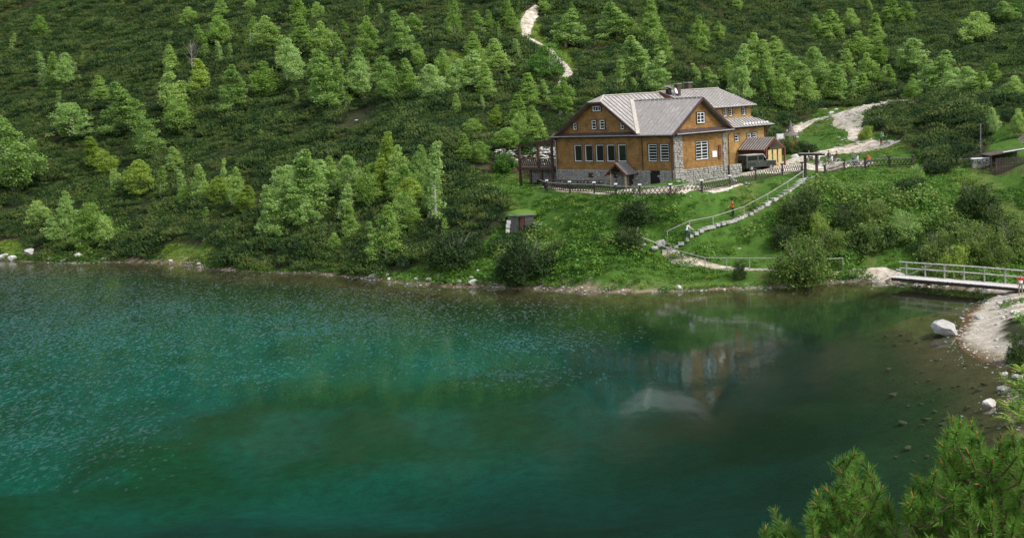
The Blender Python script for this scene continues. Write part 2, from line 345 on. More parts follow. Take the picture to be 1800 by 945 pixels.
for cx_, cy_, sx, sy, a in [(100,560,480,70,1.),(0,520,260,60,.8),(560,560,360,52,.9),(950,600,130,22,1.0),(900,545,160,25,.55),(900,660,110,16,.9),(740,640,160,22,.4),(40,760,210,75,.9),(0,660,330,70,.7),(380,640,260,45,.5)]:
    wind = np.maximum(wind, a*np.exp(-((wpx-cx_)/sx)**2-((wpy-cy_)/sy)**2))
wind = np.minimum(1, wind*(.75+.9*vnoise(WXg.ravel(), WYg.ravel()*1.5, 7)))
ii = (np.arange(len(wy)-1)[:, None]*len(wx) + np.arange(len(wx)-1)[None]).ravel()
wm = np_mesh('lake_water', np.stack([WXg.ravel(), WYg.ravel(), np.zeros(k)], -1), np.stack([ii, ii+1, ii+len(wx)+1, ii+len(wx)], -1), water(), True)
wa = wm.attributes.new('wind', 'FLOAT', 'POINT'); wa.data.foreach_set('value', wind.astype(np.float32))
tag(inst('lake_water', wm), kind='structure')

# ================================================================ THE CHALET
def wall_mat(name, c1, c2, obj=True):
    """shingle clad timber: fine courses with board to board colour change"""
    m, t, b, o = new_mat(name); P = pos(t, True)
    mp = N(t, 'Mapping'); mp.inputs['Rotation'].default_value = (R(90), 0, 0); 
    sx = N(t, 'SeparateXYZ'); t.links.new(P, sx.inputs[0]); ad = N(t, 'Math', operation='ADD'); t.links.new(sx.outputs[0], ad.inputs[0]); t.links.new(sx.outputs[1], ad.inputs[1])
    cb = N(t, 'CombineXYZ'); t.links.new(ad.outputs[0], cb.inputs[0]); t.links.new(sx.outputs[2], cb.inputs[1])
    br = N(t, 'TexBrick', Scale=1.); br.inputs['Brick Width'].default_value = .34; br.inputs['Row Height'].default_value = .16; br.inputs['Mortar Size'].default_value = .008
    br.inputs['Color1'].default_value = (*c1, 1); br.inputs['Color2'].default_value = (*c2, 1); br.inputs['Mortar'].default_value = (*[x*.45 for x in c2], 1)
    t.links.new(cb.outputs[0], br.inputs['Vector'])
    nz = N(t, 'TexNoise', Scale=.9, Detail=7., Roughness=.7); t.links.new(P, nz.inputs['Vector'])
    hv = N(t, 'HueSaturation'); t.links.new(br.outputs[0], hv.inputs['Color']); mr = N(t, 'MapRange', _1=.3, _2=.7, _3=.5, _4=1.3); t.links.new(nz.outputs[0], mr.inputs[0]); t.links.new(mr.outputs[0], hv.inputs['Value'])
    t.links.new(hv.outputs[0], b.inputs['Base Color']); b.inputs['Roughness'].default_value = .75
    bp = N(t, 'Bump', Strength=.6, Distance=.02); t.links.new(br.outputs['Fac'], bp.inputs['Height']); bp.invert = True; t.links.new(bp.outputs[0], b.inputs['Normal'])
    return m
M['wall'] = wall_mat('honey_shingles', (.36,.185,.045), (.25,.12,.026))
M['wall_old'] = wall_mat('pale_shingles', (.46,.28,.085), (.38,.21,.055))
M['brown'] = mat('dark_brown_timber', (.085,.045,.032), (.045,.025,.02), scale=4, stretch=(1,1,.3))
M['redbrown'] = mat('red_brown_timber', (.17,.06,.04), (.09,.035,.025), scale=3)
M['roof'] = mat('weathered_sheet_roof', (.46,.43,.395), (.32,.295,.27), rough=.55, scale=1.3, metal=.1, bump=.15, c3=(.50,.46,.42))
M['roof_light'] = mat('light_sheet_roof', (.62,.58,.54), (.46,.42,.38), rough=.5, scale=1.6, metal=.1, bump=.15, c3=(.70,.67,.63))
M['roof_dark'] = mat('dark_brown_tiles', (.14,.10,.09), (.07,.05,.045), rough=.6, scale=3)
M['roof_seam'] = mat('shaded_roof_seam', (.36,.325,.30), (.25,.225,.205), rough=.6, scale=2)  # seam shadows painted in as a darker seam colour
M['ridge'] = mat('ridge_flashing', (.54,.49,.41), (.42,.38,.32), rough=.5)
M['white'] = mat('white_paint', (.78,.77,.74), (.68,.67,.64), rough=.5, bump=0)
M['stone'] = mat('wall_stones', (.44,.41,.36), (.24,.22,.19), scale=2.2, bump=.5, c3=(.52,.49,.44))
M['mortar'] = mat('mortar', (.34,.32,.28), (.24,.22,.19), scale=4)
m_, t_, b_, o_ = new_mat('window_glass'); b_.inputs['Base Color'].default_value = (.012,.018,.015,1); b_.inputs['Roughness'].default_value = .06; b_.inputs['Specular IOR Level'].default_value = .6; M['glass'] = m_
M['metal'] = mat('galvanised_metal', (.38,.36,.35), (.26,.25,.24), rough=.4, metal=.6)
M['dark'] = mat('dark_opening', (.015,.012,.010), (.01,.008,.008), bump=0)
M['brick'] = mat('chimney_brick', (.085,.05,.045), (.05,.035,.032), scale=4)
M['pale_wood'] = mat('pale_new_wood', (.58,.42,.2), (.42,.29,.13), scale=4)
M['grey_wood'] = mat('weathered_grey_wood', (.42,.40,.36), (.26,.24,.21), scale=4, obj=False)
M['dark_wood'] = mat('dark_fence_wood', (.075,.055,.045), (.04,.03,.027), scale=4)
HX, HY = 17.10, 127.86
chalet = thing('mountain_chalet', 'large honey brown timber chalet with pale sheet roof on stone base above the lake', 'chalet', (HX, HY, 0), TH)
def hw(x, y, z=0): return Vector((HX + x*math.cos(TH) - y*math.sin(TH), HY + x*math.sin(TH) + y*math.cos(TH), z))   # local to world
def wall_holes(name, axis, pos_, a0, a1, z0, z1_, holes, m, th=.25, sign=1):
    """a wall in the plane axis = pos_, running a0..a1, with rectangular openings"""
    mb = MB(); A = sorted({a0, a1, *[h[0] for h in holes], *[h[1] for h in holes]}); Zs = sorted({z0, z1_, *[h[2] for h in holes], *[h[3] for h in holes]})
    for i in range(len(A)-1):
        for j in range(len(Zs)-1):
            ca_, cz = (A[i]+A[i+1])/2, (Zs[j]+Zs[j+1])/2
            if any(h[0] < ca_ < h[1] and h[2] < cz < h[3] for h in holes): continue
            if axis == 'x': mb.box(min(pos_, pos_+th*sign), max(pos_, pos_+th*sign), A[i], A[i+1], Zs[j], Zs[j+1])
            else: mb.box(A[i], A[i+1], min(pos_, pos_+th*sign), max(pos_, pos_+th*sign), Zs[j], Zs[j+1])
    return mb.build(name, m, chalet)
def window(axis, p, a0, a1, z0, z1_, cols=1, rows=1, proud=-.06, fr=.085, bar=.05, casing=True, sill=False):
    """white frame with glazing bars and pane; p is the wall plane, outward is -axis"""
    mb = MB()
    def bx(mb_, b0, b1, c0, c1, q0, q1):
        if axis == 'x': mb_.box(p+q0, p+q1, b0, b1, c0, c1)
        else: mb_.box(b0, b1, p+q0, p+q1, c0, c1)
    d0, d1 = -proud-.05, -proud+.03
    bx(mb, a0, a1, z0, z0+fr, d0-.03, d1); bx(mb, a0, a1, z1_-fr, z1_, d0, d1); bx(mb, a0, a0+fr, z0+fr, z1_-fr, d0, d1); bx(mb, a1-fr, a1, z0+fr, z1_-fr, d0, d1)
    w_ = mb.build('window', M['white'], chalet)
    g = MB(); bx(g, a0+.02, a1-.02, z0+.02, z1_-.02, d1-.02, d1+.02); g.build('pane', M['glass'], w_)
    for i in range(1, cols):
        c = a0+(a1-a0)*i/cols; g = MB(); bx(g, c-bar*.8, c+bar*.8, z0+fr, z1_-fr, d0+.005, d1-.025); g.build('mullion', M['white'], w_)
    for i in range(1, rows):
        c = z0+(z1_-z0)*i/rows; g = MB(); bx(g, a0+fr, a1-fr, c-bar/2, c+bar/2, d0+.012, d1-.028); g.build('glazing_bar', M['white'], w_)
    if casing:
        g = MB(); k = .07; q0, q1 = -.05 if proud < 0 else d0-.03, .04 if proud < 0 else d1
        bx(g, a0-k, a1+k, z1_, z1_+k, q0, q1); bx(g, a0-k, a0, z0, z1_, q0, q1); bx(g, a1, a1+k, z0, z1_, q0, q1); bx(g, a0-k, a1+k, z0-.045, z0, q0, q1)
        g.build('casing', M['brown'], w_)
    return w_
# timber walls of the ground floor
L5 = [(15.06-1.745*i-1.25, 15.06-1.745*i) for i in range(5)]
L5h = [(a, b, 10.62, 12.43) for a, b in L5]; L2h = [(2.30, 3.58, 10.66, 12.43), (.60, 1.86, 10.68, 12.43)]
wall_holes('wall', 'x', 0, 0, 18.2, 9.73, 13.5, L5h+L2h, M['wall'])
for h in L5h: window('x', 0, *h, 1, 1)
for h in L2h: window('x', 0, *h, 1, 6)
Rh = [(3.33, 5.2, 10.56, 12.45)]
wall_holes('wall', 'y', 0, .25, 8.1, 9.73, 13.5, Rh, M['wall'])
window('y', 0, *Rh[0], 2, 6)
wall_holes('wall', 'x', 8.1, .25, 4.8, 9.0, 13.5, [], M['wall'], th=-.25)
wall_holes('wall', 'y', 18.2, .25, 9, 8.5, 13.5, [(2.0,3.0,9.98,12.0)], M['wall'], th=-.25)
# gables
mb = MB(); mb.prism([(0,4.7,13.5),(0,17.45,13.5),(0,11.8,16.95),(0,9.95,16.95)], (.2,0,0)); mb.build('gable_wall', M['wall'], chalet)
mb = MB(); mb.prism([(.05,0,13.5),(4.07,0,16.6),(8.1,0,13.5)], (0,.2,0)); mb.build('gable_wall', M['wall'], chalet)
window('x', 0, 10.42, 11.68, 16.05, 16.62, 3, 1, proud=.03)
window('x', 0, 11.24, 11.96, 14.12, 15.09, 1, 3, proud=.03); window('x', 0, 9.92, 10.68, 14.12, 15.09, 1, 3, proud=.03)
window('x', 0, 14.42, 14.96, 14.12, 14.85, 1, 2, proud=.03); window('x', 0, 6.92, 7.46, 14.05, 14.79, 1, 2, proud=.03)
window('y', 0, 3.62, 4.75, 14.32, 15.42, 2, 3, proud=.03)
# corner boards, timber seams
for args in [(-.05, .02, 4.38, 4.50, 9.7, 13.4), (-.05, .02, 18.08, 18.25, 8.2, 13.4)]:
    mb = MB(); mb.box(*args); mb.build('corner_board', M['brown'], chalet)
# stone base: coursed rubble, each stone proud by its own amount
def masonry(name, p0, du, Lu, zlo, zhi, holes=(), depth=.35, parent=chalet, seed=1, ch=.24, zf_lo=None, lmin=.3, lmax=.75):
    r = random.Random(seed); mb = MB(); du = Vector(du).normalized(); nrm = Vector((du.y, -du.x, 0)); p0 = Vector(p0)
    core = MB(); k = p0 - nrm*.06
    A = sorted({0, Lu, *[h[0] for h in holes], *[h[1] for h in holes]}); Zs = sorted({zlo, zhi, *[h[2] for h in holes], *[h[3] for h in holes]})
    for i in range(len(A)-1):
        for j in range(len(Zs)-1):
            if any(h[0] < (A[i]+A[i+1])/2 < h[1] and h[2] < (Zs[j]+Zs[j+1])/2 < h[3] for h in holes): continue
            q = [k+du*a - nrm*b for a, b in ((A[i],0),(A[i+1],0),(A[i+1],depth-.06),(A[i],depth-.06))]
            core.prism([(v.x, v.y, Zs[j]) for v in q], (0,0,Zs[j+1]-Zs[j]), 1)
    mb.v, mb.f, mb.m = core.v, core.f, core.m
    z = zlo
    while z < zhi-.05:
        hgt = min(ch*r.uniform(.75, 1.3), zhi-z); hgt = zhi-z if zhi-z-hgt < .1 else hgt; a = 0
        while a < Lu-.02:
            ln = min(r.uniform(lmin, lmax), Lu-a); ln = Lu-a if Lu-a-ln < .15 else ln
            if not any(h[0]-.02 < a+ln/2 < h[1]+.02 and h[2] < z+hgt/2 < h[3] for h in holes):
                pr = r.uniform(-.03, .07); g = .018; j = lambda: r.uniform(-.02, .02)
                f0 = [k+du*(a+g)+nrm*0, k+du*(a+ln-g)]; vs = []
                for dd, zz in ((0, z+g), (0, z+hgt-g)):
                    for b in (a+g, a+ln-g): v = k+du*b-nrm*.05; vs.append((v.x, v.y, zz))
                for zz in (z+g+.02, z+hgt-g-.02):
                    for b in (a+g+.03, a+ln-g-.03): v = k+du*(b+j())+nrm*(.07+pr); vs.append((v.x, v.y, zz+j()))
                mb.add(vs, [(4,5,7,6),(0,1,5,4),(1,3,7,5),(3,2,6,7),(2,0,4,6)])
            a += ln
        z += hgt
    o = mb.build(name, [M['stone'], M['mortar']], parent); return tag(o, kind='stuff')
# left face runs along +y with outward normal -x : direction must be -y for nrm=(du.y,-du.x)
bh = [(18.2-13.0, 18.2-12.15, 8.84, 9.36), (18.2-9.0, 18.2-8.4, 8.84, 9.36), (18.2-3.5, 18.2-2.05, 7.8, 9.62), (18.2-6.7, 18.2-5.9, 7.8, 9.6)]
masonry('stone_base', (-.04,18.2,0), (0,-1,0), 18.2, 7.2, 9.73, bh, seed=3)
masonry('stone_base', (.0,-.04,0), (1,0,0), 8.1, 7.4, 9.73, seed=4, ch=.2)
for y0 in (12.15, 8.4):
    w_ = MB().box(-.02, .06, y0, y0+.85 if y0 > 9 else y0+.6, 8.84, 9.36).build('cellar_window', M['redbrown'], chalet)
    MB().box(-.035, -.0201, y0+.08, y0+.36, 8.92, 9.3).build('pane', M['glass'], w_)
    if y0 > 9: MB().box(-.035, -.0201, y0+.44, y0+.78, 8.92, 9.3).build('pane', M['glass'], w_)
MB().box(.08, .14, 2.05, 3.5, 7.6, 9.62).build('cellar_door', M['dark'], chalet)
MB().box(-.05, .0, 1.98, 3.57, 9.62, 9.73).build('door_lintel', M['brown'], chalet)
d_ = MB().box(.1, .16, 5.9, 6.7, 7.6, 9.6).build('cellar_door', M['brown'], chalet)
# corner pillars of stone with drainpipes
masonry('stone_pillar', (.02,-.1,0), (1,0,0), 1.25, 7.4, 13.25, seed=5, ch=.26, lmin=.35, lmax=.8, depth=.12)
masonry('stone_pillar', (7.45,-.1,0), (1,0,0), .6, 7.9, 13.1, seed=6, ch=.26, lmin=.3, lmax=.5, depth=.12)
def pipe(pts, r=.055, m=None): return MB().tube(pts, r, 6).build('drainpipe', m or M['brown'], chalet)
pipe([(-.6,.1,13.3),(-.14,.12,12.9),(-.14,.12,7.6)], .07)
pipe([(8.75,-.3,13.3),(8.2,-.2,12.8),(8.2,-.2,8.5)], .06)
pipe([(-.5,18.3,13.3),(-.15,18.05,12.9),(-.15,18.05,8.2)], .06, M['metal'])
# roofs: standing seam panels, strip by strip
def clip(poly, k, lo, hi):
    for s_, lim in ((1, lo), (-1, -hi)):
        out = []
        for i in range(len(poly)):
            a, b = poly[i-1], poly[i]; fa, fb = a[k]*s_-lim, b[k]*s_-lim
            if (fa >= 0) != (fb >= 0): t = fa/(fa-fb); out.append([a[j]+(b[j]-a[j])*t for j in range(2)])
            if fb >= 0: out.append(b)
        poly = out
    return poly
def roof_slope(poly, eave_dir, m, pitch=.62, th=.07, parent=chalet, seam=.05, name='roof_panel'):
    """poly: 3D polygon of one slope; eave_dir runs along the eave; makes one panel object per strip with its seam"""
    P = [Vector(p) for p in poly]; e = Vector(eave_dir).normalized(); n = Vector((0,0,0))
    for i in range(len(P)): n += P[i-1].cross(P[i])
    n.normalize(); n = n if n.z > 0 else -n
    t = n.cross(e).normalized(); o0 = P[0]; q = [[(p-o0).dot(e), (p-o0).dot(t)] for p in P]
    lo = min(a[0] for a in q); hi = max(a[0] for a in q); k = max(1, round((hi-lo)/pitch)); w_ = (hi-lo)/k
    for i in range(k):
        c = clip(q, 0, lo+i*w_, lo+(i+1)*w_)
        if len(c) < 3: continue
        pts = [o0+e*a+t*b for a, b in c]
        mb = MB(); mb.prism([p-n*th for p in pts], n*(th+random.uniform(0, .012)))
        ys = [b for a, b in c if abs(a-(lo+i*w_)) < w_*.35] or [c[0][1], c[1][1]]
        if max(ys)-min(ys) > .1:
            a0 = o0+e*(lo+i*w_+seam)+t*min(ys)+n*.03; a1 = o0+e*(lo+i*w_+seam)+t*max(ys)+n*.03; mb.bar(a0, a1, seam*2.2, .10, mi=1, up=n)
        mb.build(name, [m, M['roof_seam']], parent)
roof_slope([(-.6,-.55,13.4),(4.07,-.55,16.95),(4.07,9.82,16.95),(-.6,4.33,13.4)], (0,1,0), M['roof'])
roof_slope([(8.8,-.55,13.4),(8.8,4.33,13.4),(4.07,9.82,16.95),(4.07,-.55,16.95)], (0,1,0), M['roof'])
roof_slope([(-.55,4.42,13.47),(-.55,9.92,17.02),(.95,10.9,17.65),(9.35,10.9,17.65),(9.35,4.42,13.47)], (1,0,0), M['roof'])
roof_slope([(-.55,18.35,13.1),(9.35,18.35,13.1),(9.35,10.9,17.65),(.95,10.9,17.65),(-.55,11.85,17.02)], (1,0,0), M['roof'])
roof_slope([(-.62,9.92,16.98),(-.62,11.85,16.98),(.95,10.9,17.68)], (0,1,0), M['roof'])
# ridge, valley and verge trims
def trim(name, a, b, w_, h_, m): return MB().bar(a, b, w_, h_).build(name, m, chalet)
trim('ridge_cap', (4.07,-.58,17.0), (4.07,9.7,17.0), .22, .08, M['roof']); trim('ridge_cap', (.95,10.9,17.72), (9.4,10.9,17.72), .22, .09, M['ridge'])
trim('valley_flashing', (-.6,4.33,13.56), (4.07,9.8,17.12), .42, .08, M['ridge']); trim('valley_flashing', (8.7,4.4,13.5), (4.07,9.8,17.02), .3, .06, M['ridge'])
trim('hip_cap', (-.6,9.92,17.05), (.95,10.9,17.74), .2, .08, M['ridge']); trim('hip_cap', (-.6,11.85,17.05), (.95,10.9,17.74), .2, .08, M['ridge'])
for a, b in [((-.62,4.42,13.36),(-.62,9.92,16.92)), ((-.62,18.3,13.05),(-.62,11.85,16.92)), ((-.66,9.85,16.9),(-.66,11.92,16.9)),
             ((-.6,-.6,13.3),(4.07,-.6,16.86)), ((8.8,-.6,13.3),(4.07,-.6,16.86))]:
    trim('bargeboard', a, b, .06, .26, M['brown'])
# little tiled pent roofs under the gables, with gutters and rafter ends
def pent(p0, p1, out, zt, zb, wd):
    e = Vector(p1)-Vector(p0); o = Vector(out)
    a = Vector(p0)+Vector((0,0,zt)); b = a+e; c = b+o*wd+Vector((0,0,zb-zt)); d = a+o*wd+Vector((0,0,zb-zt))
    k = max(1, int(e.length/.6)); mb = MB()
    mb.prism([a, b, c, d], (0,0,-.08))
    for i in range(k*2): q = a+e*((i+.5)/(k*2)); mb.bar(q+Vector((0,0,.04)), q+o*wd+Vector((0,0,zb-zt+.04)), .09, .06)
    mb.build('pent_roof', M['roof_dark'], chalet)
    for i in range(k+1):
        q = Vector(p0)+e*(i/k)+Vector((0,0,zb-.14)); MB().bar(q, q+o*(wd-.1), .1, .12).build('rafter_end', M['brown'], chalet)
    g0 = Vector(p0)+o*(wd+.06)+Vector((0,0,zb-.04)); MB().tube([g0, g0+e], .075, 6).build('gutter', M['metal'], chalet)
pent((0,4.4,0), (0,18.4,0), (-1,0,0), 13.72, 13.42, .6)
pent((.0,0,0), (8.7,0,0), (0,-1,0), 13.78, 13.42, .55)
g0 = (-.68,-.55,13.38); MB().tube([g0, (-.68,4.4,13.38)], .075, 6).build('gutter', M['metal'], chalet)
for i in range(8): MB().bar((0,.1+i*.6,13.28), (-.55,.1+i*.6,13.28), .1, .12).build('rafter_end', M['brown'], chalet)
# ---- rear wing: two storeys, the upper one set back behind a skirt roof
RW = [(14.95,15.62,11.75,12.5),(17.05,17.75,11.6,12.55),(18.0,18.75,11.6,12.55)]
wall_holes('wall', 'y', 4.8, 8.1, 20.4, 8.0, 13.25, RW, M['wall_old'])
for h in RW: window('y', 4.8, *h, 1, 4 if h[0] > 16 else 2)
UWn = [(12.3,12.8,14.6,15.5),(14.2,14.78,14.58,15.5),(15.2,15.72,14.58,15.5),(17.4,17.98,14.58,15.48)]
wall_holes('wall', 'y', 5.7, 8.1, 18.9, 13.2, 15.9, UWn, M['wall_old'])
for h in UWn: window('y', 5.7, *h, 1, 4)
wall_holes('wall', 'x', 20.4, 5.05, 17, 8.0, 13.3, [], M['wall_old'], th=-.25)
wall_holes('wall', 'x', 18.9, 5.95, 16, 13.2, 15.9, [], M['wall_old'], th=-.25)
wall_holes('wall', 'y', 17, 8.1, 20.15, 8.5, 13.3, [], M['wall_old'], th=-.25)
MB().prism([(18.75,5.9,15.85),(18.75,16,15.85),(18.75,10.9,17.5)], (.15,0,0)).build('gable_wall', M['wall_old'], chalet)
MB().box(20.1, 20.42, 4.72, 4.8, 8.2, 13.2).build('corner_board', M['brown'], chalet)
MB().prism([(9.3,10.9,17.6),(9.3,5.3,15.75),(9.3,8,15.2)], (.1,0,0)).build('gable_wall', M['redbrown'], chalet)
roof_slope([(9.45,5.15,15.74),(19.1,5.15,15.74),(19.3,10.9,17.75),(9.45,10.9,17.75)], (1,0,0), M['roof_light'], pitch=.5, seam=.022)
roof_slope([(9.45,16.6,15.74),(19.1,16.6,15.74),(19.3,10.9,17.75),(9.45,10.9,17.75)], (1,0,0), M['roof_light'], pitch=.6, seam=.022)
trim('ridge_cap', (9.4,10.9,17.82), (19.35,10.9,17.82), .22, .08, M['ridge'])
trim('bargeboard', (9.38,5.1,15.62), (9.38,10.9,17.66), .06, .26, M['redbrown'])
trim('bargeboard', (19.15,5.1,15.64), (19.36,10.9,17.68), .06, .2, M['ridge'])
trim('fascia', (9.45,5.12,15.62), (19.12,5.12,15.62), .06, .16, M['brown'])
MB().tube([(9.5,5.02,15.66),(19.15,5.02,15.66)], .08, 6).build('gutter', M['metal'], chalet)
roof_slope([(8.8,4.15,13.42),(20.9,4.15,13.42),(18.95,5.7,14.35),(8.8,5.7,14.35)], (1,0,0), M['roof'], pitch=.5)
roof_slope([(20.95,4.15,13.42),(20.95,17.4,13.42),(18.95,17,14.35),(18.95,5.7,14.35)], (0,1,0), M['roof'], pitch=.5)
MB().tube([(8.9,4.05,13.36),(21.0,4.05,13.36)], .08, 6).build('gutter', M['metal'], chalet)
for i in range(16): MB().bar((9.2+i*.75,4.8,13.2), (9.2+i*.75,4.25,13.2), .1, .12).build('rafter_end', M['brown'], chalet)
pipe([(20.7,4.1,13.3),(20.45,4.65,12.9),(20.45,4.65,8.6)], .06)
# white snow guards on the skirt roof
for i in range(9): MB().box(16+i*.5, 16.3+i*.5, 4.35, 4.4, 13.55, 13.75).build('snow_guard', M['white'], chalet)
# chimneys and satellite dish
def chimney(x, y, zb, zt, s, m, cap=True):
    c_ = MB().box(x-s/2, x+s/2, y-s/2, y+s/2, zb, zt).build('chimney', m, chalet)
    MB().box(x-s/2-.1, x+s/2+.1, y-s/2-.1, y+s/2+.1, zt, zt+.12).build('chimney_cap', M['metal'], c_)
chimney(10.9, 9.4, 16.6, 18.45, .5, M['brick']); chimney(15.9, 12.4, 16.7, 18.55, .6, M['brick'])
cc = MB().prism([(9.6,9.5,16.8),(10.1,9.5,16.8),(10.0,9.5,18.0),(9.5,9.5,18.0)], (0,.4,0)).build('roof_vent', M['dark'], chalet)
MB().prism([(9.25,9.4,18.25),(9.6,9.4,18.4),(10.3,9.4,18.0),(10.25,9.4,17.9)], (0,.6,0)).build('vent_cap', M['metal'], cc)
mb = MB(); dc = Vector((10.35,9.1,17.75)); ax = Vector((.3,-1,.35)).normalized(); bx_ = ax.cross(Vector((0,0,1))).normalized(); by_ = bx_.cross(ax)
vs = [dc-ax*.12]+[dc+(bx_*math.cos(a)*.3+by_*math.sin(a)*.36) for a in [k*math.pi/6 for k in range(12)]]
mb.add(vs, [(0, 1+i, 1+(i+1) % 12) for i in range(12)]); mb.bar(dc-ax*.1, dc-ax*.3-Vector((0,0,.9)), .06)
mb.build('satellite_dish', M['white'], chalet)
# notices beside the front window
MB().box(5.8, 6.5, -.06, -.02, 10.65, 11.3).build('notice', M['white'], chalet)
MB().box(6.75, 7.1, -.1, -.02, 10.4, 11.9).build('shutter_box', M['redbrown'], chalet)
# basement door porch
pt = MB(); po = (8.9, 4.9)     # y extent
ym = 6.75; ap = 10.55
for s_, ye in ((1, 8.35), (-1, 5.15)):
    roof_slope([(-1.75,ye,9.35),(-1.75,ym,ap),(-.05,ym,ap),(-.05,ye,9.35)], (1,0,0), M['roof_dark'], pitch=.28, name='porch_roof_panel')
    trim('porch_bargeboard', (-1.8,ye,9.27), (-1.8,ym,ap-.06), .06, .18, M['redbrown'])
for ye in (7.75, 5.55): MB().box(-1.6, -1.46, ye-.07, ye+.07, 7.7, 9.7).build('porch_post', M['pale_wood'], chalet)
MB().box(-1.6, -1.46, 5.62, 7.68, 9.5, 9.62).build('porch_beam', M['brown'], chalet)
# entrance porch of the rear wing
px0, px1, pxm = 15.2, 18.9, 17.0
for xe, s_ in ((px0, 1), (px1, -1)):
    roof_slope([(xe,.9,10.75),(pxm,.9,12.0),(pxm,4.75,12.05),(xe,4.75,10.75)], (0,1,0), M['roof_dark'] if s_ > 0 else M['roof'], pitch=.4, name='porch_roof_panel')
    trim('porch_bargeboard', (xe,.86,10.66), (pxm,.86,11.93), .06, .2, M['redbrown'])
    for yy in (.8, 3.0): MB().box(xe+s_*.25-.08, xe+s_*.25+.08, yy-.08, yy+.08, 8.2, 10.9).build('porch_post', M['redbrown'], chalet)
for i in range(3): MB().box(15.9+i*.85, 16.5+i*.85, .85, .9, 8.6, 10.7).build('porch_panel', M['pale_wood'], chalet)
MB().box(px0+.3, px0+.4, .9, 4.7, 8.3, 10.7).build('porch_wall', M['redbrown'], chalet)
MB().box(16.2, 17.4, 4.72, 4.79, 8.5, 10.6).build('entrance_door', M['brown'], chalet)
# ---- timber terrace at the left end
td = thing('timber_terrace', 'dark timber terrace on posts with a pergola beam at the left end of the chalet', 'terrace', (HX, HY, 0), TH)
dk = [MB().box(x, x+.28, 18.3, 24.6, 9.85, 9.93).build('deck_board', M['dark_wood'], td) for x in np.arange(-.4, 4.2, .3)]
MB().box(-.5, -.42, 18.3, 24.7, 9.62, 9.93).build('deck_beam', M['brown'], td)
for y in (18.6, 20.5, 22.5, 24.4):
    g = hw(-.3, y); MB().box(-.42, -.2, y-.12, y+.12, z1(g.x, g.y)-.3, 9.84).build('deck_post', M['brown'], td)
for y, zt in ((18.5, 12.95), (20.9, 12.75), (24.3, 12.35)):
    MB().box(-.48, -.24, y-.13, y+.13, 9.93, zt).build('pergola_post', M['brown'], td)
for y, zt in ((19.7, 12.8), (18.9, 12.8)): MB().box(3.7, 3.9, y-.09, y+.09, 9.93, zt).build('pergola_post', M['brown'], td)
MB().bar((-.36,18.2,13.0), (-.36,24.6,12.45), .14, .22).build('pergola_beam', M['brown'], td)
MB().bar((3.8,18.2,13.0), (3.8,24.6,12.45), .14, .2).build('pergola_beam', M['brown'], td)
MB().bar((-.36,20.9,12.8), (3.8,20.9,12.8), .12, .16).build('pergola_beam', M['brown'], td)
MB().box(-.4, -.32, 18.3, 24.6, 10.85, 10.95).build('rail', M['brown'], td); MB().box(-.4, -.32, 18.3, 24.6, 10.1, 10.17).build('rail', M['brown'], td)
for i in range(16): y = 18.5+i*.38; MB().bar((-.36,y,10.15), (-.36,y+.3,10.85), .06, .16).build('baluster', M['dark_wood'], td)
masonry('rubble_wall', (1.2,24.2,0), (0,-1,0), 5.9, 8.0, 9.6, parent=td, seed=9)
# ================================================================ lattice fence
def fence_run(label, pts, zs, capped, name='lattice_fence'):
    base = [ground(*p) for p in pts]
    for b, z in zip(base, zs): b[2] = z1(b[0], b[1])
    o = thing(name, label, 'fence', tuple(base[0])); B = [Vector(b)-Vector(base[0]) for b in base]
    for i, b in enumerate(B):
        MB().box(b.x-.09, b.x+.09, b.y-.09, b.y+.09, b.z-.3, b.z+1.12).build('post', M['dark_wood'], o)
        mc = M['white'] if capped(i) else M['dark_wood']
        MB().box(b.x-.17, b.x+.17, b.y-.17, b.y+.17, b.z+1.12, b.z+1.24).build('post_cap', mc, o)
    for a, b in zip(B[:-1], B[1:]):
        for h, m_ in ((.95, M['grey_wood']), (.22, M['dark_wood'])):
            MB().bar(a+Vector((0,0,h)), b+Vector((0,0,h)), .07, .09).build('rail', m_, o)
        d = b-a; k = max(2, round(d.length/.42))
        for i in range(k):
            for s_ in (0, 1):
                p = a+d*((i+s_)/k)+Vector((0,0,.25)); q = a+d*((i+1-s_)/k)+Vector((0,0,.92)); off = Vector((-d.y, d.x, 0)).normalized()*(.02 if s_ else -.02)
                MB().bar(p+off, q+off, .035, .055).build('slat', M['dark_wood'], o)
    return o
fence_run('long dark lattice fence curving below the chalet with pale capped posts', [(939,327),(962,337),(1002,339.5),(1045,341),(1083,345),(1125,346),(1179,345),(1234,341),(1283,330),(1328.6,318),(1375.3,308),(1410,305)], [7.6]*12, lambda i: i < 9)
fence_run('short dark lattice fence right of the gate above the green bank', [(1450,310.8),(1484,300),(1521,296.5),(1563.6,294.5),(1604.5,293)], [8.2]*5, lambda i: False)
# gate with a small roof
ga, gb = ground(1416, 312), ground(1436, 313.5); gd = Vector(gb)-Vector(ga)
gt = thing('timber_gate', 'dark timber gateway with small roof beam at the top of the stone stairs', 'gate', tuple(ga))
for q in (Vector((0,0,0)), gd): MB().box(q.x-.12, q.x+.12, q.y-.12, q.y+.12, -.3, 2.45).build('post', M['dark_wood'], gt)
e = gd.normalized(); e.z = 0; MB().bar(-e*.7+Vector((0,0,2.5)), gd-Vector((0,0,gd.z))+e*.9+Vector((0,0,2.5)), .5, .1).build('gate_roof', M['grey_wood'], gt)
MB().bar(-e*.8+Vector((0,0,2.36)), gd-Vector((0,0,gd.z))+e*1.0+Vector((0,0,2.36)), .2, .18).build('lintel', M['dark_wood'], gt)
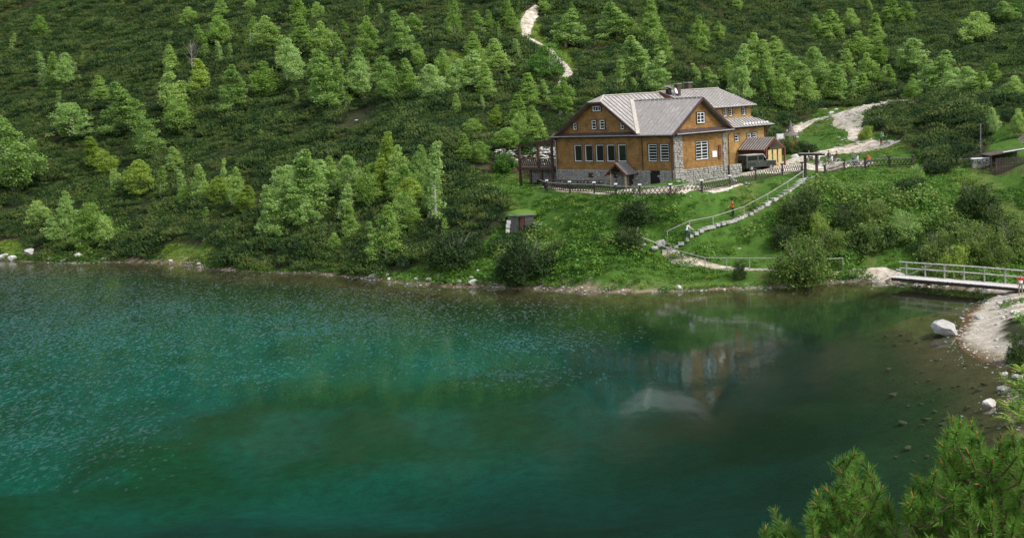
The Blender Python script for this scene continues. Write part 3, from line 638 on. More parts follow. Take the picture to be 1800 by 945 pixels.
# ================================================================ stairs with handrail, lower rail
def drape(px, py): return Vector(ground(px, py))
stair_px = [(1424,311),(1400,326),(1378,341),(1352,355),(1325,370),(1300,384),(1275,394),(1250,406),(1222,418),(1197,430),(1178,440),(1160,449)]
SP = [drape(*p) for p in stair_px]
st = thing('stone_stairs', 'long flight of pale stone steps climbing from the shore path to the gate', 'stairs', tuple(SP[-1])); o0 = SP[-1]
acc = []
for a, b in zip(SP[:-1], SP[1:]):
    k = max(1, round((b-a).length/.55))
    for i in range(k): acc.append((a.lerp(b, i/k), (b-a)))
for p, d in acc:
    dd = Vector((d.x, d.y, 0)).normalized(); sdv = Vector((-dd.y, dd.x, 0)); w2 = .42+random.uniform(-.14, .1); zz = z1(p.x, p.y)+random.uniform(.0, .06)-o0.z
    q = p-o0; q.z = 0; rr = .25+random.uniform(-.05, .05)
    poly = [q+dd*sx*rr+sdv*sy*w2+Vector((random.uniform(-.05,.05), random.uniform(-.05,.05), zz-.3)) for sx, sy in ((-1,-1),(1,-1),(1,1),(-1,1))]
    MB().prism(poly, (0,0,.3)).build('step', M['rock_pale'] if random.random() < .3 else M['rock'], st)
def rail_fence(name, label, px_pts, hh=.95, r=.045, m=None, off=0, two=False, every=1, lift=None):
    Q = [drape(*p) for p in px_pts]; o = thing(name, label, 'handrail' if 'hand' in name else 'fence', tuple(Q[0])); B = [q-Q[0] for q in Q]; m = m or M['grey_wood']
    for i, b in enumerate(B):
        if i % every == 0: MB().tube([b+Vector((0,0,-.2)), b+Vector((0,0,hh))], r*1.1, 5).build('post', m, o)
    for a, b in zip(B[:-1], B[1:]):
        MB().tube([a+Vector((0,0,hh)), b+Vector((0,0,hh))], r, 5).build('rail', m, o)
        if two: MB().tube([a+Vector((0,0,hh*.5)), b+Vector((0,0,hh*.5))], r*.9, 5).build('rail', m, o)
    return o
rail_fence('handrail', 'grey pole handrail running up along the stone stairs to the gate', [(1174,433),(1213,419),(1254,404),(1308,383),(1350,362),(1385,338),(1412,319)], hh=1.0, m=M['grey_wood'])
rail_fence('pole_fence', 'low grey pole fence along the lakeside path, broken up at its left end', [(1174,461),(1240,476),(1278,476),(1318,476),(1370,476),(1430,478),(1482,480)], hh=1.1)
o_ = thing('leaning_pole', 'bleached fallen fence pole slanting down to the foot of the stairs', 'pole', tuple(drape(1119,440)))
bq = [drape(1119,440), drape(1174,461)]; d_ = bq[1]-bq[0]
MB().tube([(0,0,1.2), d_+Vector((0,0,1.1))], .06, 6).build('pole', M['pale_wood'] if 0 else M['grey_wood'], o_); MB().tube([(0,0,1.15), (.25,.1,1.9)], .05, 5).build('upright', M['grey_wood'], o_); MB().tube([(0,0,1.2), (-.35,0,-.2)], .05, 5).build('prop', M['grey_wood'], o_)
# ================================================================ footbridge
ba, bb = Vector(atz(1566, 487, .85)), Vector(atz(1806, 507, .85)); bb = bb+(bb-ba)*.12
br = thing('footbridge', 'low plank footbridge with a two rail pole railing over the lake outlet', 'bridge', tuple(ba)); d_ = bb-ba; L_ = d_.length; e = d_.normalized(); s_ = Vector((-e.y, e.x, 0))
M['plank'] = mat('bleached_planks', (.66,.62,.58), (.48,.44,.40), scale=3)
k = int(L_/.2)
pl = MB().box(-.09, .09, 0, 1.5, -.05, .0).mesh('plank', M['plank'])
for i in range(k):
    inst('plank', pl, br, tuple(e*(i*L_/k)+Vector((0,0,random.uniform(0,.012)))+s_*random.uniform(-.04,.04)), (0,0,math.atan2(e.y,e.x)+random.uniform(-.01,.01)))
for q in (.15, 1.3): MB().tube([s_*q+Vector((0,0,-.19)), d_+s_*q+Vector((0,0,-.19))], .13, 7).build('log_beam', M['dark_wood'], br)
for h in (1.15, .62): MB().tube([s_*1.45-e*.1+Vector((0,0,h)), d_*.5+s_*1.45+Vector((0,0,h+.05)), d_+s_*1.45+Vector((0,0,h-.02))], .055, 6).build('rail', M['plank'], br)
for i in range(8): q = e*(.6+i*L_/7.6)+s_*1.45; MB().bar(q+Vector((0,0,-.3)), q+Vector((0,0,1.1)), .12, .1).build('post', M['grey_wood'], br)
MB().bar(e*.7+s_*1.45+Vector((0,0,.05)), e*3.0+s_*1.45+Vector((0,0,1.05)), .07).build('brace', M['grey_wood'], br)
def rocks_turf():
    r = np.random.default_rng(77); mb = MB(); n1 = 14; vs = [(0, 0, 1)]
    for j in range(1, 6):
        for k2 in range(n1): a = k2*2*math.pi/n1; e_ = j/5*1.7; q = 1+r.normal()*.05; vs.append((math.sin(e_)*math.cos(a)*q, math.sin(e_)*math.sin(a)*q, math.cos(e_)*q))
    mb.add(vs, [(0, 1+k2, 1+(k2+1) % n1) for k2 in range(n1)]+[(1+(j-1)*n1+k2, 1+j*n1+k2, 1+j*n1+(k2+1) % n1, 1+(j-1)*n1+(k2+1) % n1) for j in range(1, 5) for k2 in range(n1)]); return mb.mesh('turf', M['herb'], True)
# ================================================================ cellar hut dug into the slope
hz = ground(918, 410); hd = Vector((hz[0], hz[1]-.3, hz[2]-.1))
ht = thing('cellar_hut', 'small grey metal fronted cellar hut with turf roof and half open brown door', 'hut', tuple(hd))
M['hutmetal'] = mat('grey_green_metal', (.10,.105,.085), (.065,.068,.058), scale=2, rough=.6)
MB().prism([(-1.2,.35,0),(-.35,0,0),(-.35,.12,0),(-1.2,.47,0)], (0,0,1.95)).build('front_panel', M['hutmetal'], ht)
MB().box(.35, 1.3, 0, .12, 0, 1.95).build('front_panel', M['hutmetal'], ht); MB().box(-.35, .35, 0, .12, 1.8, 1.95).build('lintel', M['hutmetal'], ht)
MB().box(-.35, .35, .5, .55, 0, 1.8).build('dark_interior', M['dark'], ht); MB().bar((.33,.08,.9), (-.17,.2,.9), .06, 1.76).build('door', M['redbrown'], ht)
MB().box(-1.18, 1.28, .48, 2.6, -.2, 1.93).build('side_walls', M['mortar'], ht)
MB().prism([(-1.35,.25,1.95),(-.35,-.12,1.95),(1.4,-.12,1.95),(1.4,.3,1.95),(-1.35,.6,1.95)], (0,0,.12)).build('roof_edge', M['metal'], ht)
tf = inst('turf', rocks_turf(), ht, (.1, 1.55, 1.9), (0, 0, 0), (1.7, 1.6, .6))
for i, (x, z) in enumerate(((-1.45,.9),(-1.5,.4),(-1.35,1.3),(1.5,.5),(1.45,.9),(1.6,.15))): MB().box(x-.22, x+.22, .25, .7, z-.18, z+.2).build('side_stone', M['rock_pale'], ht)
# ================================================================ hut and palisade at the right edge
rz_ = ground(1757, 306); rb = Vector(rz_)
rh = thing('small_cabin', 'small timber cabin with overhanging dark roof at the right edge of the frame', 'cabin', (rb.x+4.8, rb.y+2.1, z1(rb.x+3, rb.y+2.4)-1.2))
MB().box(0, 5, 0, 4, -.3, 2.2).build('wall', M['wall'], rh); MB().prism([(-.02,0,2.2),(5.02,0,2.2),(2.5,0,4.3)], (0,4,0)).build('gable_wall', M['wall'], rh)
for x0, x1 in ((-.75, 2.5), (5.75, 2.5)): roof_slope([(x0,-.7,1.65),(x1,-.7,4.45),(x1,4.5,4.45),(x0,4.5,1.65)], (0,1,0), M['roof_dark'], parent=rh)
f_ = MB().box(.9, 2.0, -.05, -.01, .9, 1.9).build('window', M['white'], rh); MB().box(1.0, 1.9, -.07, -.051, 1.0, 1.8).build('pane', M['glass'], f_)
sh = thing('open_shelter', 'dark lean-to shelter with pale edged roof left of the cabin', 'shelter', (rb.x-.6, rb.y+.7, z1(rb.x+.6, rb.y+.9)-.9))
MB().prism([(-.3,-.3,1.95),(3.2,-.3,2.35),(3.2,-.3,2.45),(-.3,-.3,2.05)], (0,2.6,0)).build('roof', M['roof_dark'], sh); MB().bar((1.1,-.36,2.27), (3.3,-.36,2.52), .05, .1).build('roof_edge', M['white'], sh)
for x, y in ((0,0),(2.6,0),(0,2),(2.6,2)): MB().box(x-.08, x+.08, y-.08, y+.08, -.3, 2.0+.1*x).build('post', M['dark_wood'], sh)
MB().box(0, 2.6, 2.02, 2.08, 0, 1.3).build('back_wall', M['dark_wood'], sh)
pf = thing('picket_fence', 'dark picket fence in front of the cabin at the right edge', 'fence', tuple(rb+Vector((-.4,-.1,0))))
pk = MB().box(-.05, .05, -.02, .02, -.4, 1.6).mesh('picket', M['dark_wood'])
for i in range(34): inst('picket', pk, pf, (i*.165, 0, random.uniform(-.03,.03)))
for h in (.3, .9): MB().bar((-.1,.05,h), (5.6,.05,h), .05, .08).build('rail', M['dark_wood'], pf)
rw_ = thing('stone_wall', 'low rubble wall with pale coping left of the lean-to shelter', 'wall', tuple(rb+Vector((-2.2,1.6,0))))
masonry('rubble', (0,0,0), (1,0,0), 1.9, -.2, 1.5, parent=rw_, seed=12); MB().box(-.1, 1.95, -.1, .4, 1.5, 1.62).build('coping', M['white'], rw_)
tag(MB().tube([(0,0,-.3),(0,0,3.0)], [.05,.04], 6).build('grey_pole', M['metal'], None, tuple(drape(1724,268))), 'slender grey pole with pale tip on the slope left of the cabin', 'pole')
wf = rail_fence('wire_fence', 'thin grey wire fence running right across the bank to the cabin', [(1662,290),(1700,292),(1730,295),(1752,298)], hh=.6, r=.025, m=M['metal'])
# wall stub, benches
swt = thing('stone_wall', 'rounded rubble wall stub beside the front corner of the chalet', 'wall', tuple(hw(8.3,-.1,8.2)), TH); masonry('rubble', (0,0,0), (1,0,0), 2.0, -.4, 1.45, parent=swt, seed=20, depth=.5)
for j, (x, y, l) in enumerate([(-2.4,15.6,'dark slanting bench table behind the fence left of the cellar window'),(-2.5,12.7,'dark slanting bench table behind the fence below the cellar window'),(-2.4,9.9,'dark bench table behind the fence next to the small porch')]):
    p = hw(x, y); b_ = thing('picnic_table', l, 'table', (p.x, p.y, z1(p.x, p.y)), TH+R(8), 'picnic tables behind the fence')
    MB().box(-.4, .4, -1.1, 1.1, .74, .8).build('tabletop', M['dark_wood'], b_)
    for s_ in (-1, 1):
        MB().box(s_*.75-.13, s_*.75+.13, -1.1, 1.1, .42, .47).build('bench', M['dark_wood'], b_)
        MB().bar((-.75,s_*.8,.42), (.75,s_*.8,.42), .06, .1).build('crossbar', M['dark_wood'], b_)
        for q in (-1, 1): MB().bar((q*.7,s_*.8,-.05), (q*.25,s_*.8,.74), .08).build('leg', M['dark_wood'], b_)
# information board and bell shelter
p = drape(1372, 263); ib = thing('notice_board', 'pale notice board on two posts right of the chalet', 'notice board', tuple(p), R(10))
MB().box(-.55, .55, -.04, .04, .75, 2.0).build('board', M['grey_wood'], ib); MB().box(-.42, .42, -.06, -.041, 1.25, 1.95).build('poster', M['white'], ib); MB().box(-.8, .8, -.2, .2, .6, .7).build('shelf', M['grey_wood'], ib)
for x in (-.5, .5): MB().box(x-.05, x+.05, .05, .12, -.3, 2.1).build('post', M['dark_wood'], ib)
p = drape(1391, 268); bs = thing('bell_shelter', 'pointed shingle roofed shelter on posts with an orange box inside', 'shelter', tuple(p))
mb = MB(); ring = lambda r, z: [(r*math.cos(a), r*math.sin(a), z) for a in [k*math.pi/4 for k in range(8)]]
vs = ring(1.0, 2.1)+ring(.42, 2.6)+ring(.2, 3.3)+ring(.02, 4.0); mb.add(vs, [(i*8+k, i*8+(k+1) % 8, i*8+8+(k+1) % 8, i*8+8+k) for i in range(3) for k in range(8)]+[tuple(range(8))[::-1]])
M['shingle'] = mat('grey_brown_shingles', (.20,.165,.145), (.11,.09,.08), scale=4); mb.build('roof', M['shingle'], bs)
for x in (-.5, .5):
    for y in (-.5, .5): MB().box(x-.06, x+.06, y-.06, y+.06, -.3, 2.1).build('post', M['redbrown'], bs)
M['orange'] = mat('orange_paint', (.75,.30,.03), (.6,.22,.02), rough=.5); MB().box(-.25, .35, -.2, .2, .6, 1.25).build('box', M['orange'], bs)

# ================================================================ PATHS
def path_ribbon(name, px_pts, widths, zoff=.035, m=None):
    Q = [np.array(ground(*p)) for p in px_pts]; pts = []; ws = []
    for i in range(len(Q)-1):
        k = max(1, int(np.hypot(*(Q[i+1]-Q[i])[:2])/.8))
        for j in range(k): t = j/k; pts.append(Q[i]*(1-t)+Q[i+1]*t); ws.append(widths[i]*(1-t)+widths[i+1]*t)
    pts.append(Q[-1]); ws.append(widths[-1]); pts = np.array(pts); V = []; nn = 9; L = len(pts)
    for i, p in enumerate(pts):
        d = pts[min(i+1, L-1)]-pts[max(i-1, 0)]; d = d[:2]/(np.hypot(*d[:2])+1e-6); s = np.array([-d[1], d[0]])
        wl = ws[i]*(.75+.5*float(vnoise(p[:1], p[1:2], 1.7)[0])); wr = ws[i]*(.75+.5*float(vnoise(p[:1]+77, p[1:2]+13, 1.7)[0]))
        for j in range(nn):
            u = j/(nn-1)*2-1; q = p[:2]+s*(u*(wr if u > 0 else wl)/2); V.append((q[0], q[1], 0))
    V = np.array(V); ed = np.tile((np.abs(np.linspace(-1, 1, nn)) > .99)*1., L); V[:, 2] = zf(V[:, 0], V[:, 1])+zoff-ed*.08
    ii = (np.arange(L-1)[:, None]*nn+np.arange(nn-1)[None]).ravel(); Fq = np.stack([ii, ii+1, ii+nn+1, ii+nn], -1)
    return tag(inst(name, np_mesh(name, V, Fq, m or M['path'], True)), kind='structure')
path_defs = [
 ('path', [(1300,309),(1345,302),(1385,296),(1420,290),(1445,296),(1480,288),(1530,290)], [1.8,3.2,3.8,4.4,4.4,3.6,2.0]),
 ('path', [(1350,290),(1400,283),(1450,272),(1500,262),(1545,257),(1572,254)], [3,4,4,4.6,3.4,1.6]),
 ('path', [(1540,257),(1503,243),(1500,222),(1487,206),(1500,194),(1535,188),(1570,180),(1603,177)], [2.6,2.0,2.8,5.2,5.8,4.6,3.2,2.2]),
 ('path', [(1500,199),(1465,202),(1430,212),(1405,225),(1380,235)], [3.4,2.6,2.6,2.2,1.2]),
 ('path', [(1603,177),(1640,174),(1680,172),(1720,172)], [2.0,1.5,1.2,.8]),
 ('path', [(1170,447),(1195,462),(1240,468),(1300,474),(1345,478),(1420,484),(1500,484),(1545,483),(1568,489)], [1.3,1.3,1.1,.7,.4,.4,1.2,2.6,2.4]),
 ('path', [(985,205),(990,180),(990,160),(985,146),(1000,128),(992,114),(968,88),(925,66),(926,45),(936,24),(945,10)], [.5,.6,.8,.9,1.2,1.0,.8,1.3,2.3,2.2,1.0]),
 ('path', [(950,328),(1002,336),(1060,340),(1125,342),(1200,341),(1250,334),(1300,324)], [.9,.9,.9,.9,.9,.9,.9]),
 ('path', [(1795,505),(1795,530),(1790,560)], [2,2.2,1.6]),
]
for i, (nm, p, wd) in enumerate(path_defs): path_ribbon(nm, p, wd, .035+.006*i)
# ================================================================ ROCKS
def rock_mesh(seed, m, flat=.6):
    r = np.random.default_rng(seed); import bmesh
    bm = bmesh.new(); bmesh.ops.create_icosphere(bm, subdivisions=2, radius=1)
    V = np.array([v.co[:] for v in bm.verts])
    for _ in range(9):
        nrm = r.normal(size=3); nrm /= np.linalg.norm(nrm); lim = r.uniform(.45, .85); d = V@nrm; V -= np.maximum(d-lim, 0)[:, None]*nrm
    V += r.normal(size=V.shape)*.02; V *= np.array([1, r.uniform(.6, .9), flat])
    for v, c in zip(bm.verts, V): v.co = c
    me = bpy.data.meshes.new('rock'); bm.to_mesh(me); bm.free(); me.materials.append(m); return me
rocks = [rock_mesh(i, M['rock_pale'] if i % 2 else M['rock']) for i in range(8)]
def rock(px, py, wpx, label, group=None, sink=.3, flat=1., name='rock', k=None):
    g = ground(px, py); s = wpx*np.dot(g-EYE, FW)/F/2
    o = inst(name, rocks[random.randrange(8) if k is None else k], None, (g[0], g[1], max(g[2], 0)+s*.6*flat*(.5-sink)), (random.uniform(-.2,.2), random.uniform(-.2,.2), random.uniform(0, 6)), (s, s, s*flat)); return tag(o, label, 'rock', group)
shore_l = [(5,455,22),(22,457,16),(52,446,20),(88,458,14),(113,460,14),(139,456,22),(185,457,12),(300,461,10),(330,463,10),(350,466,9)]
for i, (x, y, s) in enumerate(shore_l): rock(x, y+1, s*1.25, f'pale granite rock at the left waterline, {["first","second","third","fourth","fifth","sixth","seventh","eighth","ninth","tenth"][i]} from the left edge', 'rocks on the left shore', sink=-.05)
shore_m = [(657,487,22),(681,485,16),(683,492,14),(703,488,12),(717,493,10),(732,492,14),(755,494,14),(771,489,10),(772,498,14),(787,493,8),(808,496,12),(829,490,14),(832,499,22),(840,480,10),(862,500,10),(918,496,18),(925,500,14),(954,500,14),(956,506,9),(990,507,8),(1022,508,8),(1065,511,10),(1192,509,22)]
MORD = [f'{q} from left' for q in ('first','second','third','fourth','fifth','sixth','seventh','eighth','ninth','tenth','eleventh','twelfth')]+[f'{q} from right' for q in ('eleventh','tenth','ninth','eighth','seventh','sixth','fifth','fourth','third','second','first')]
for i, (x, y, s) in enumerate(shore_m): rock(x, y, s, f'{"large" if s > 15 else "small"} pale rock on the middle shore, {MORD[i]} of the row', 'pale rocks along the middle shore')
rock(1663, 592, 68, 'big angular grey boulder standing in the shallow water near the right beach', sink=-.1, flat=.85, k=4, name='boulder')
rock(1690, 560, 14, 'small pale rock awash between the big boulder and the bridge', sink=.6); rock(1739, 722, 30, 'white angular rock in the brown shallows above the foreground pines', sink=-.1, k=1, flat=1.1)
for (x, y, s, l) in [(1785,553,26,'grey slab on the beach at the right edge just below the footbridge'),(1770,530,18,'dark edged stone of the kerb row nearest the person'),(1757,536,16,'second kerb stone from the person beside the beach'),(1744,545,16,'third kerb stone from the person beside the beach'),(1722,560,22,'long dark stone half way along the beach edge'),(1753,572,14,'small rock lying on the beach below the kerb stones'),(1750,600,12,'round rock at the edge of the green patch on the beach'),(1792,634,26,'flat dark rock at the tip of the beach by the right edge'),(1765,664,18,'flat pale rock awash below the beach'),(1790,668,26,'grey rock at the right edge below the beach tip'),(1765,690,28,'flat grey rock with plants growing over it by the right edge'),(1787,700,18,'small mossy rock between the shore plants at the right edge'),
                     (380,170,20,'lone pale boulder among the trees on the left mountain side'),(784,152,15,'round grey boulder among trees left of the stony trail'),(780,78,16,'bluish grey boulder high up left of the stony trail'),(160,377,20,'pale boulder behind the big round bush on the left shore'),(399,417,16,'white rock above the dark pines on the left shore'),
                     (1400,243,14,'grey boulder on the verge of the upper gravel path behind the shelter'),(1462,200,18,'grey rocks beside the fork of the upper path'),(1470,194,12,'small grey rock topping the fork of the upper path'),(1540,196,18,'pale slab on the upper path crest below the pines'),(1567,252,18,'pale boulder right behind the standing person in green'),(1398,278,20,'pale boulder behind the timber gate'),(1393,270,12,'small boulder behind the timber gate'),(1480,247,8,'little white stone on the grass beside the upper path'),
                     (885,390,14,'pale stone heap left of the cellar hut'),(890,421,18,'white rock in the pines below the cellar hut'),(950,397,10,'pale stone right of the cellar hut door'),(1160,441,30,'pale flat slab at the foot of the stone stairs'),(1150,446,22,'broken slab at the foot of the stone stairs on the left'),(1130,437,16,'small slab beside the leaning pole'),(1315,326,14,'pale stone beside the fence near the parked jeep'),(1290,318,14,'white stone beside the wall stub'),(1583,487,20,'stone packed under the left end of the footbridge')]:
    rock(x, y, s, l)
# the weir of stones under the bridge
_on = ['first','second','third','fourth','fifth','sixth','seventh','eighth','ninth']
ORDW = [f'{(_on+["tenth"])[i]} from left' if i < 10 else f'{_on[33-i]} from right' if i > 24 else f'{_on[i-10] if i < 19 else _on[i-19]} of the {"left" if i < 19 else "right"} middle' for i in range(34)]
for i in range(34):
    t = i/33; x = 1590+t*190+random.uniform(-4, 4); y = 498+t*13+random.uniform(-2.5, 3); p = atz(x, y, 0); s = random.uniform(.2, .5)
    o = inst('rock', rocks[i % 8], None, (p[0], p[1], .05), (0, 0, i), (s, s*.9, s*.75)); tag(o, f'pale grey boulder under the footbridge, {ORDW[i]} in the stone row', 'rock', 'boulders under the footbridge')
# loose stones scattered over paths and beaches, far too many to count
def scatter_stones(name, polys, n, smin, smax, seed):
    r = np.random.default_rng(seed); base = np.array([v.co[:] for v in rocks[1].vertices]); fc = np.array([p.vertices[:] for p in rocks[1].polygons]); V = []; Fc = []; k = 0
    for _ in range(n):
        p = polys(r)
        if p is None: continue
        s = r.uniform(smin, smax)*r.uniform(.5, 1); a = r.uniform(0, 6.3); ca_, sa = math.cos(a), math.sin(a)
        q = base*np.array([s, s*r.uniform(.6, 1), s*.6]); q = np.stack([q[:, 0]*ca_-q[:, 1]*sa+p[0], q[:, 0]*sa+q[:, 1]*ca_+p[1], q[:, 2]+p[2]+s*.15], -1); V.append(q); Fc.append(fc+k); k += len(q)
    return tag(inst(name, np_mesh(name, np.concatenate(V), np.concatenate(Fc), M['rock_pale'])), kind='stuff')
pw = []
for nm, P_, wd in path_defs:
    for i in range(len(P_)-1): pw.append((P_[i], P_[i+1], wd[i]))
lens = np.array([np.hypot(a[0]-b[0], (a[1]-b[1])*3)*w_ for a, b, w_ in pw]); lens /= lens.sum()
GR = {}
def on_path(r):
    i = r.choice(len(pw), p=lens); a, b, w_ = pw[i]
    if i not in GR: GR[i] = (ground(*a), ground(*b))
    ga_, gb_ = GR[i]; t = r.uniform(); q = ga_*(1-t)+gb_*t; d = (gb_-ga_)[:2]; d = d/(np.hypot(*d)+1e-6); u = r.normal()*.42*w_
    x, y = q[0]-d[1]*u, q[1]+d[0]*u; return (x, y, z1(x, y))
scatter_stones('path_stones', on_path, 1900, .05, .34, 3)
SHn = len(SH)
def on_beach(r):
    i = r.integers(27, 43); a, b = SH[i], SH[(i+1) % SHn]; t = r.uniform(); q = a*(1-t)+b*t+r.normal(size=2)*.9; return (q[0], q[1], z1(*q))
scatter_stones('beach_pebbles', on_beach, 800, .04, .16, 4)
def on_shore(r):
    i = r.integers(3, 27); a, b = SH[i], SH[i+1]; t = r.uniform(); q = a*(1-t)+b*t+r.normal(size=2)*.35; return (q[0], q[1], z1(*q))
scatter_stones('shore_pebbles', on_shore, 700, .05, .22, 5)
def in_shallows(r):
    x, y = r.uniform(1450, 1800), r.uniform(560, 900); p = atz(x, y, -.5); z = z1(p[0], p[1])
    return (p[0], p[1], z) if -2.2 < z < 0 else None
_rp = M['rock_pale']; M['rock_pale'] = mat('algae_covered_stones', (.09,.065,.03), (.045,.035,.018), scale=2); scatter_stones('lake_bed_stones', in_shallows, 260, .05, .55, 6); M['rock_pale'] = _rp

# ================================================================ TREES
def leaf_quads(cent, size, r, up=.35, asp=.62):
    n = len(cent); nrm = r.normal(size=(n, 3)); nrm[:, 2] = np.abs(nrm[:, 2])+up; nrm /= np.linalg.norm(nrm, axis=1)[:, None]
    a = np.cross(nrm, r.normal(size=(n, 3))); a /= np.linalg.norm(a, axis=1)[:, None]; b = np.cross(nrm, a); s = size*r.uniform(.6, 1.3, size=(n, 1))
    V = np.stack([cent-a*s, cent-b*s*asp, cent+a*s, cent+b*s*asp], 1).reshape(-1, 3)
    return V, np.arange(4*n).reshape(n, 4)
def make_tree(seed, h=7., wd=3.6, shape='cone', leaf='leaf', size=.105, n_cl=150, per=62, stems=1, lowf=.12, bark='bark_pale'):
    r = np.random.default_rng(seed); mb = MB(); cl = []
    for s in range(stems):
        ang = r.uniform(0, 6.3); off = np.array([math.cos(ang), math.sin(ang)])*(0 if stems == 1 else r.uniform(.15, .28)*wd)
        hh = h*(1 if s == 0 else r.uniform(.6, .92)); lean = r.normal(size=2)*.045*hh
        ax = lambda t: np.array([off[0]*min(t*3, 1)+lean[0]*t*t, off[1]*min(t*3, 1)+lean[1]*t*t, hh*t])
        r0 = .016*hh+.02
        mb.tube([ax(t)+np.append(r.normal(size=2)*.03, 0) for t in (0, .15, .3, .5, .7, .85, .97)], [r0*1.25, r0, r0*.85, r0*.6, r0*.4, r0*.22, .01], 6)
        lop = r.uniform(0, 6.3)
        for c in range(int(n_cl/stems*1.15)):
            t = lowf+(1-lowf)*r.uniform()**.85
            prof = {'cone': (1-t)**.75*1.15, 'oval': math.sin(math.pi*min(1, max(0, (t-lowf)/(1-lowf))**.8))**.7, 'round': math.sqrt(max(0, 1-(2*(t-.52))**2)), 'column': .55*(1-t**3)}[shape]
            a = r.uniform(0, 6.3); rad = wd/2*prof*(.8+.35*math.sin(2*a+lop)+.2*math.sin(5*a+lop*3+t*9))*math.sqrt(r.uniform(.12, 1))/(1 if stems == 1 else 1.35)
            base = ax(max(.05, t-.13)); p = ax(t)+np.array([math.cos(a)*rad, math.sin(a)*rad, -.06*rad])
            if r.uniform() < .4 and rad > .3: mb.tube([base, (base+p)/2+np.array([0,0,-.03]), p], [.028, .018, .008], 4, caps=False)
            cl.append((p, r.uniform(.18, .40)*(.45+.6*min(1, prof))))
    cents = np.concatenate([p+np.clip(r.normal(size=(per, 3)), -1.7, 1.7)*np.array([s, s, s*.62]) for p, s in cl])
    V, Fq = leaf_quads(cents, size, r)
    return mb.mesh('trunk', M[bark]), np_mesh('crown', V, Fq, M[leaf])
PT = {
 'cone':  [make_tree(1, 7, 3.6, 'cone'), make_tree(2, 7, 3.4, 'cone', stems=2), make_tree(3, 7, 4.0, 'cone', leaf='leaf_silver'), make_tree(4, 7, 3.2, 'cone', leaf='leaf_yellow')],
 'oval':  [make_tree(5, 7, 4.0, 'oval', stems=2), make_tree(6, 7, 3.8, 'oval'), make_tree(7, 7, 4.2, 'oval', leaf='leaf_silver', stems=2), make_tree(8, 7, 4.0, 'oval', leaf='leaf_yellow')],
 'round': [make_tree(9, 5, 5.0, 'round', stems=3, n_cl=150), make_tree(10, 5, 4.8, 'round', stems=3, leaf='leaf_silver', n_cl=120), make_tree(12, 5, 5.0, 'round', leaf='leaf_dark', stems=2, n_cl=120)],
 'slim':  [make_tree(13, 7, 2.4, 'column', n_cl=60, per=34), make_tree(14, 7, 2.2, 'column', n_cl=50, per=34, leaf='leaf_silver'), make_tree(15, 7, 2.4, 'cone', n_cl=50, per=34, leaf='leaf')],
}
PH = {'cone': 7, 'oval': 7, 'round': 5, 'slim': 7}
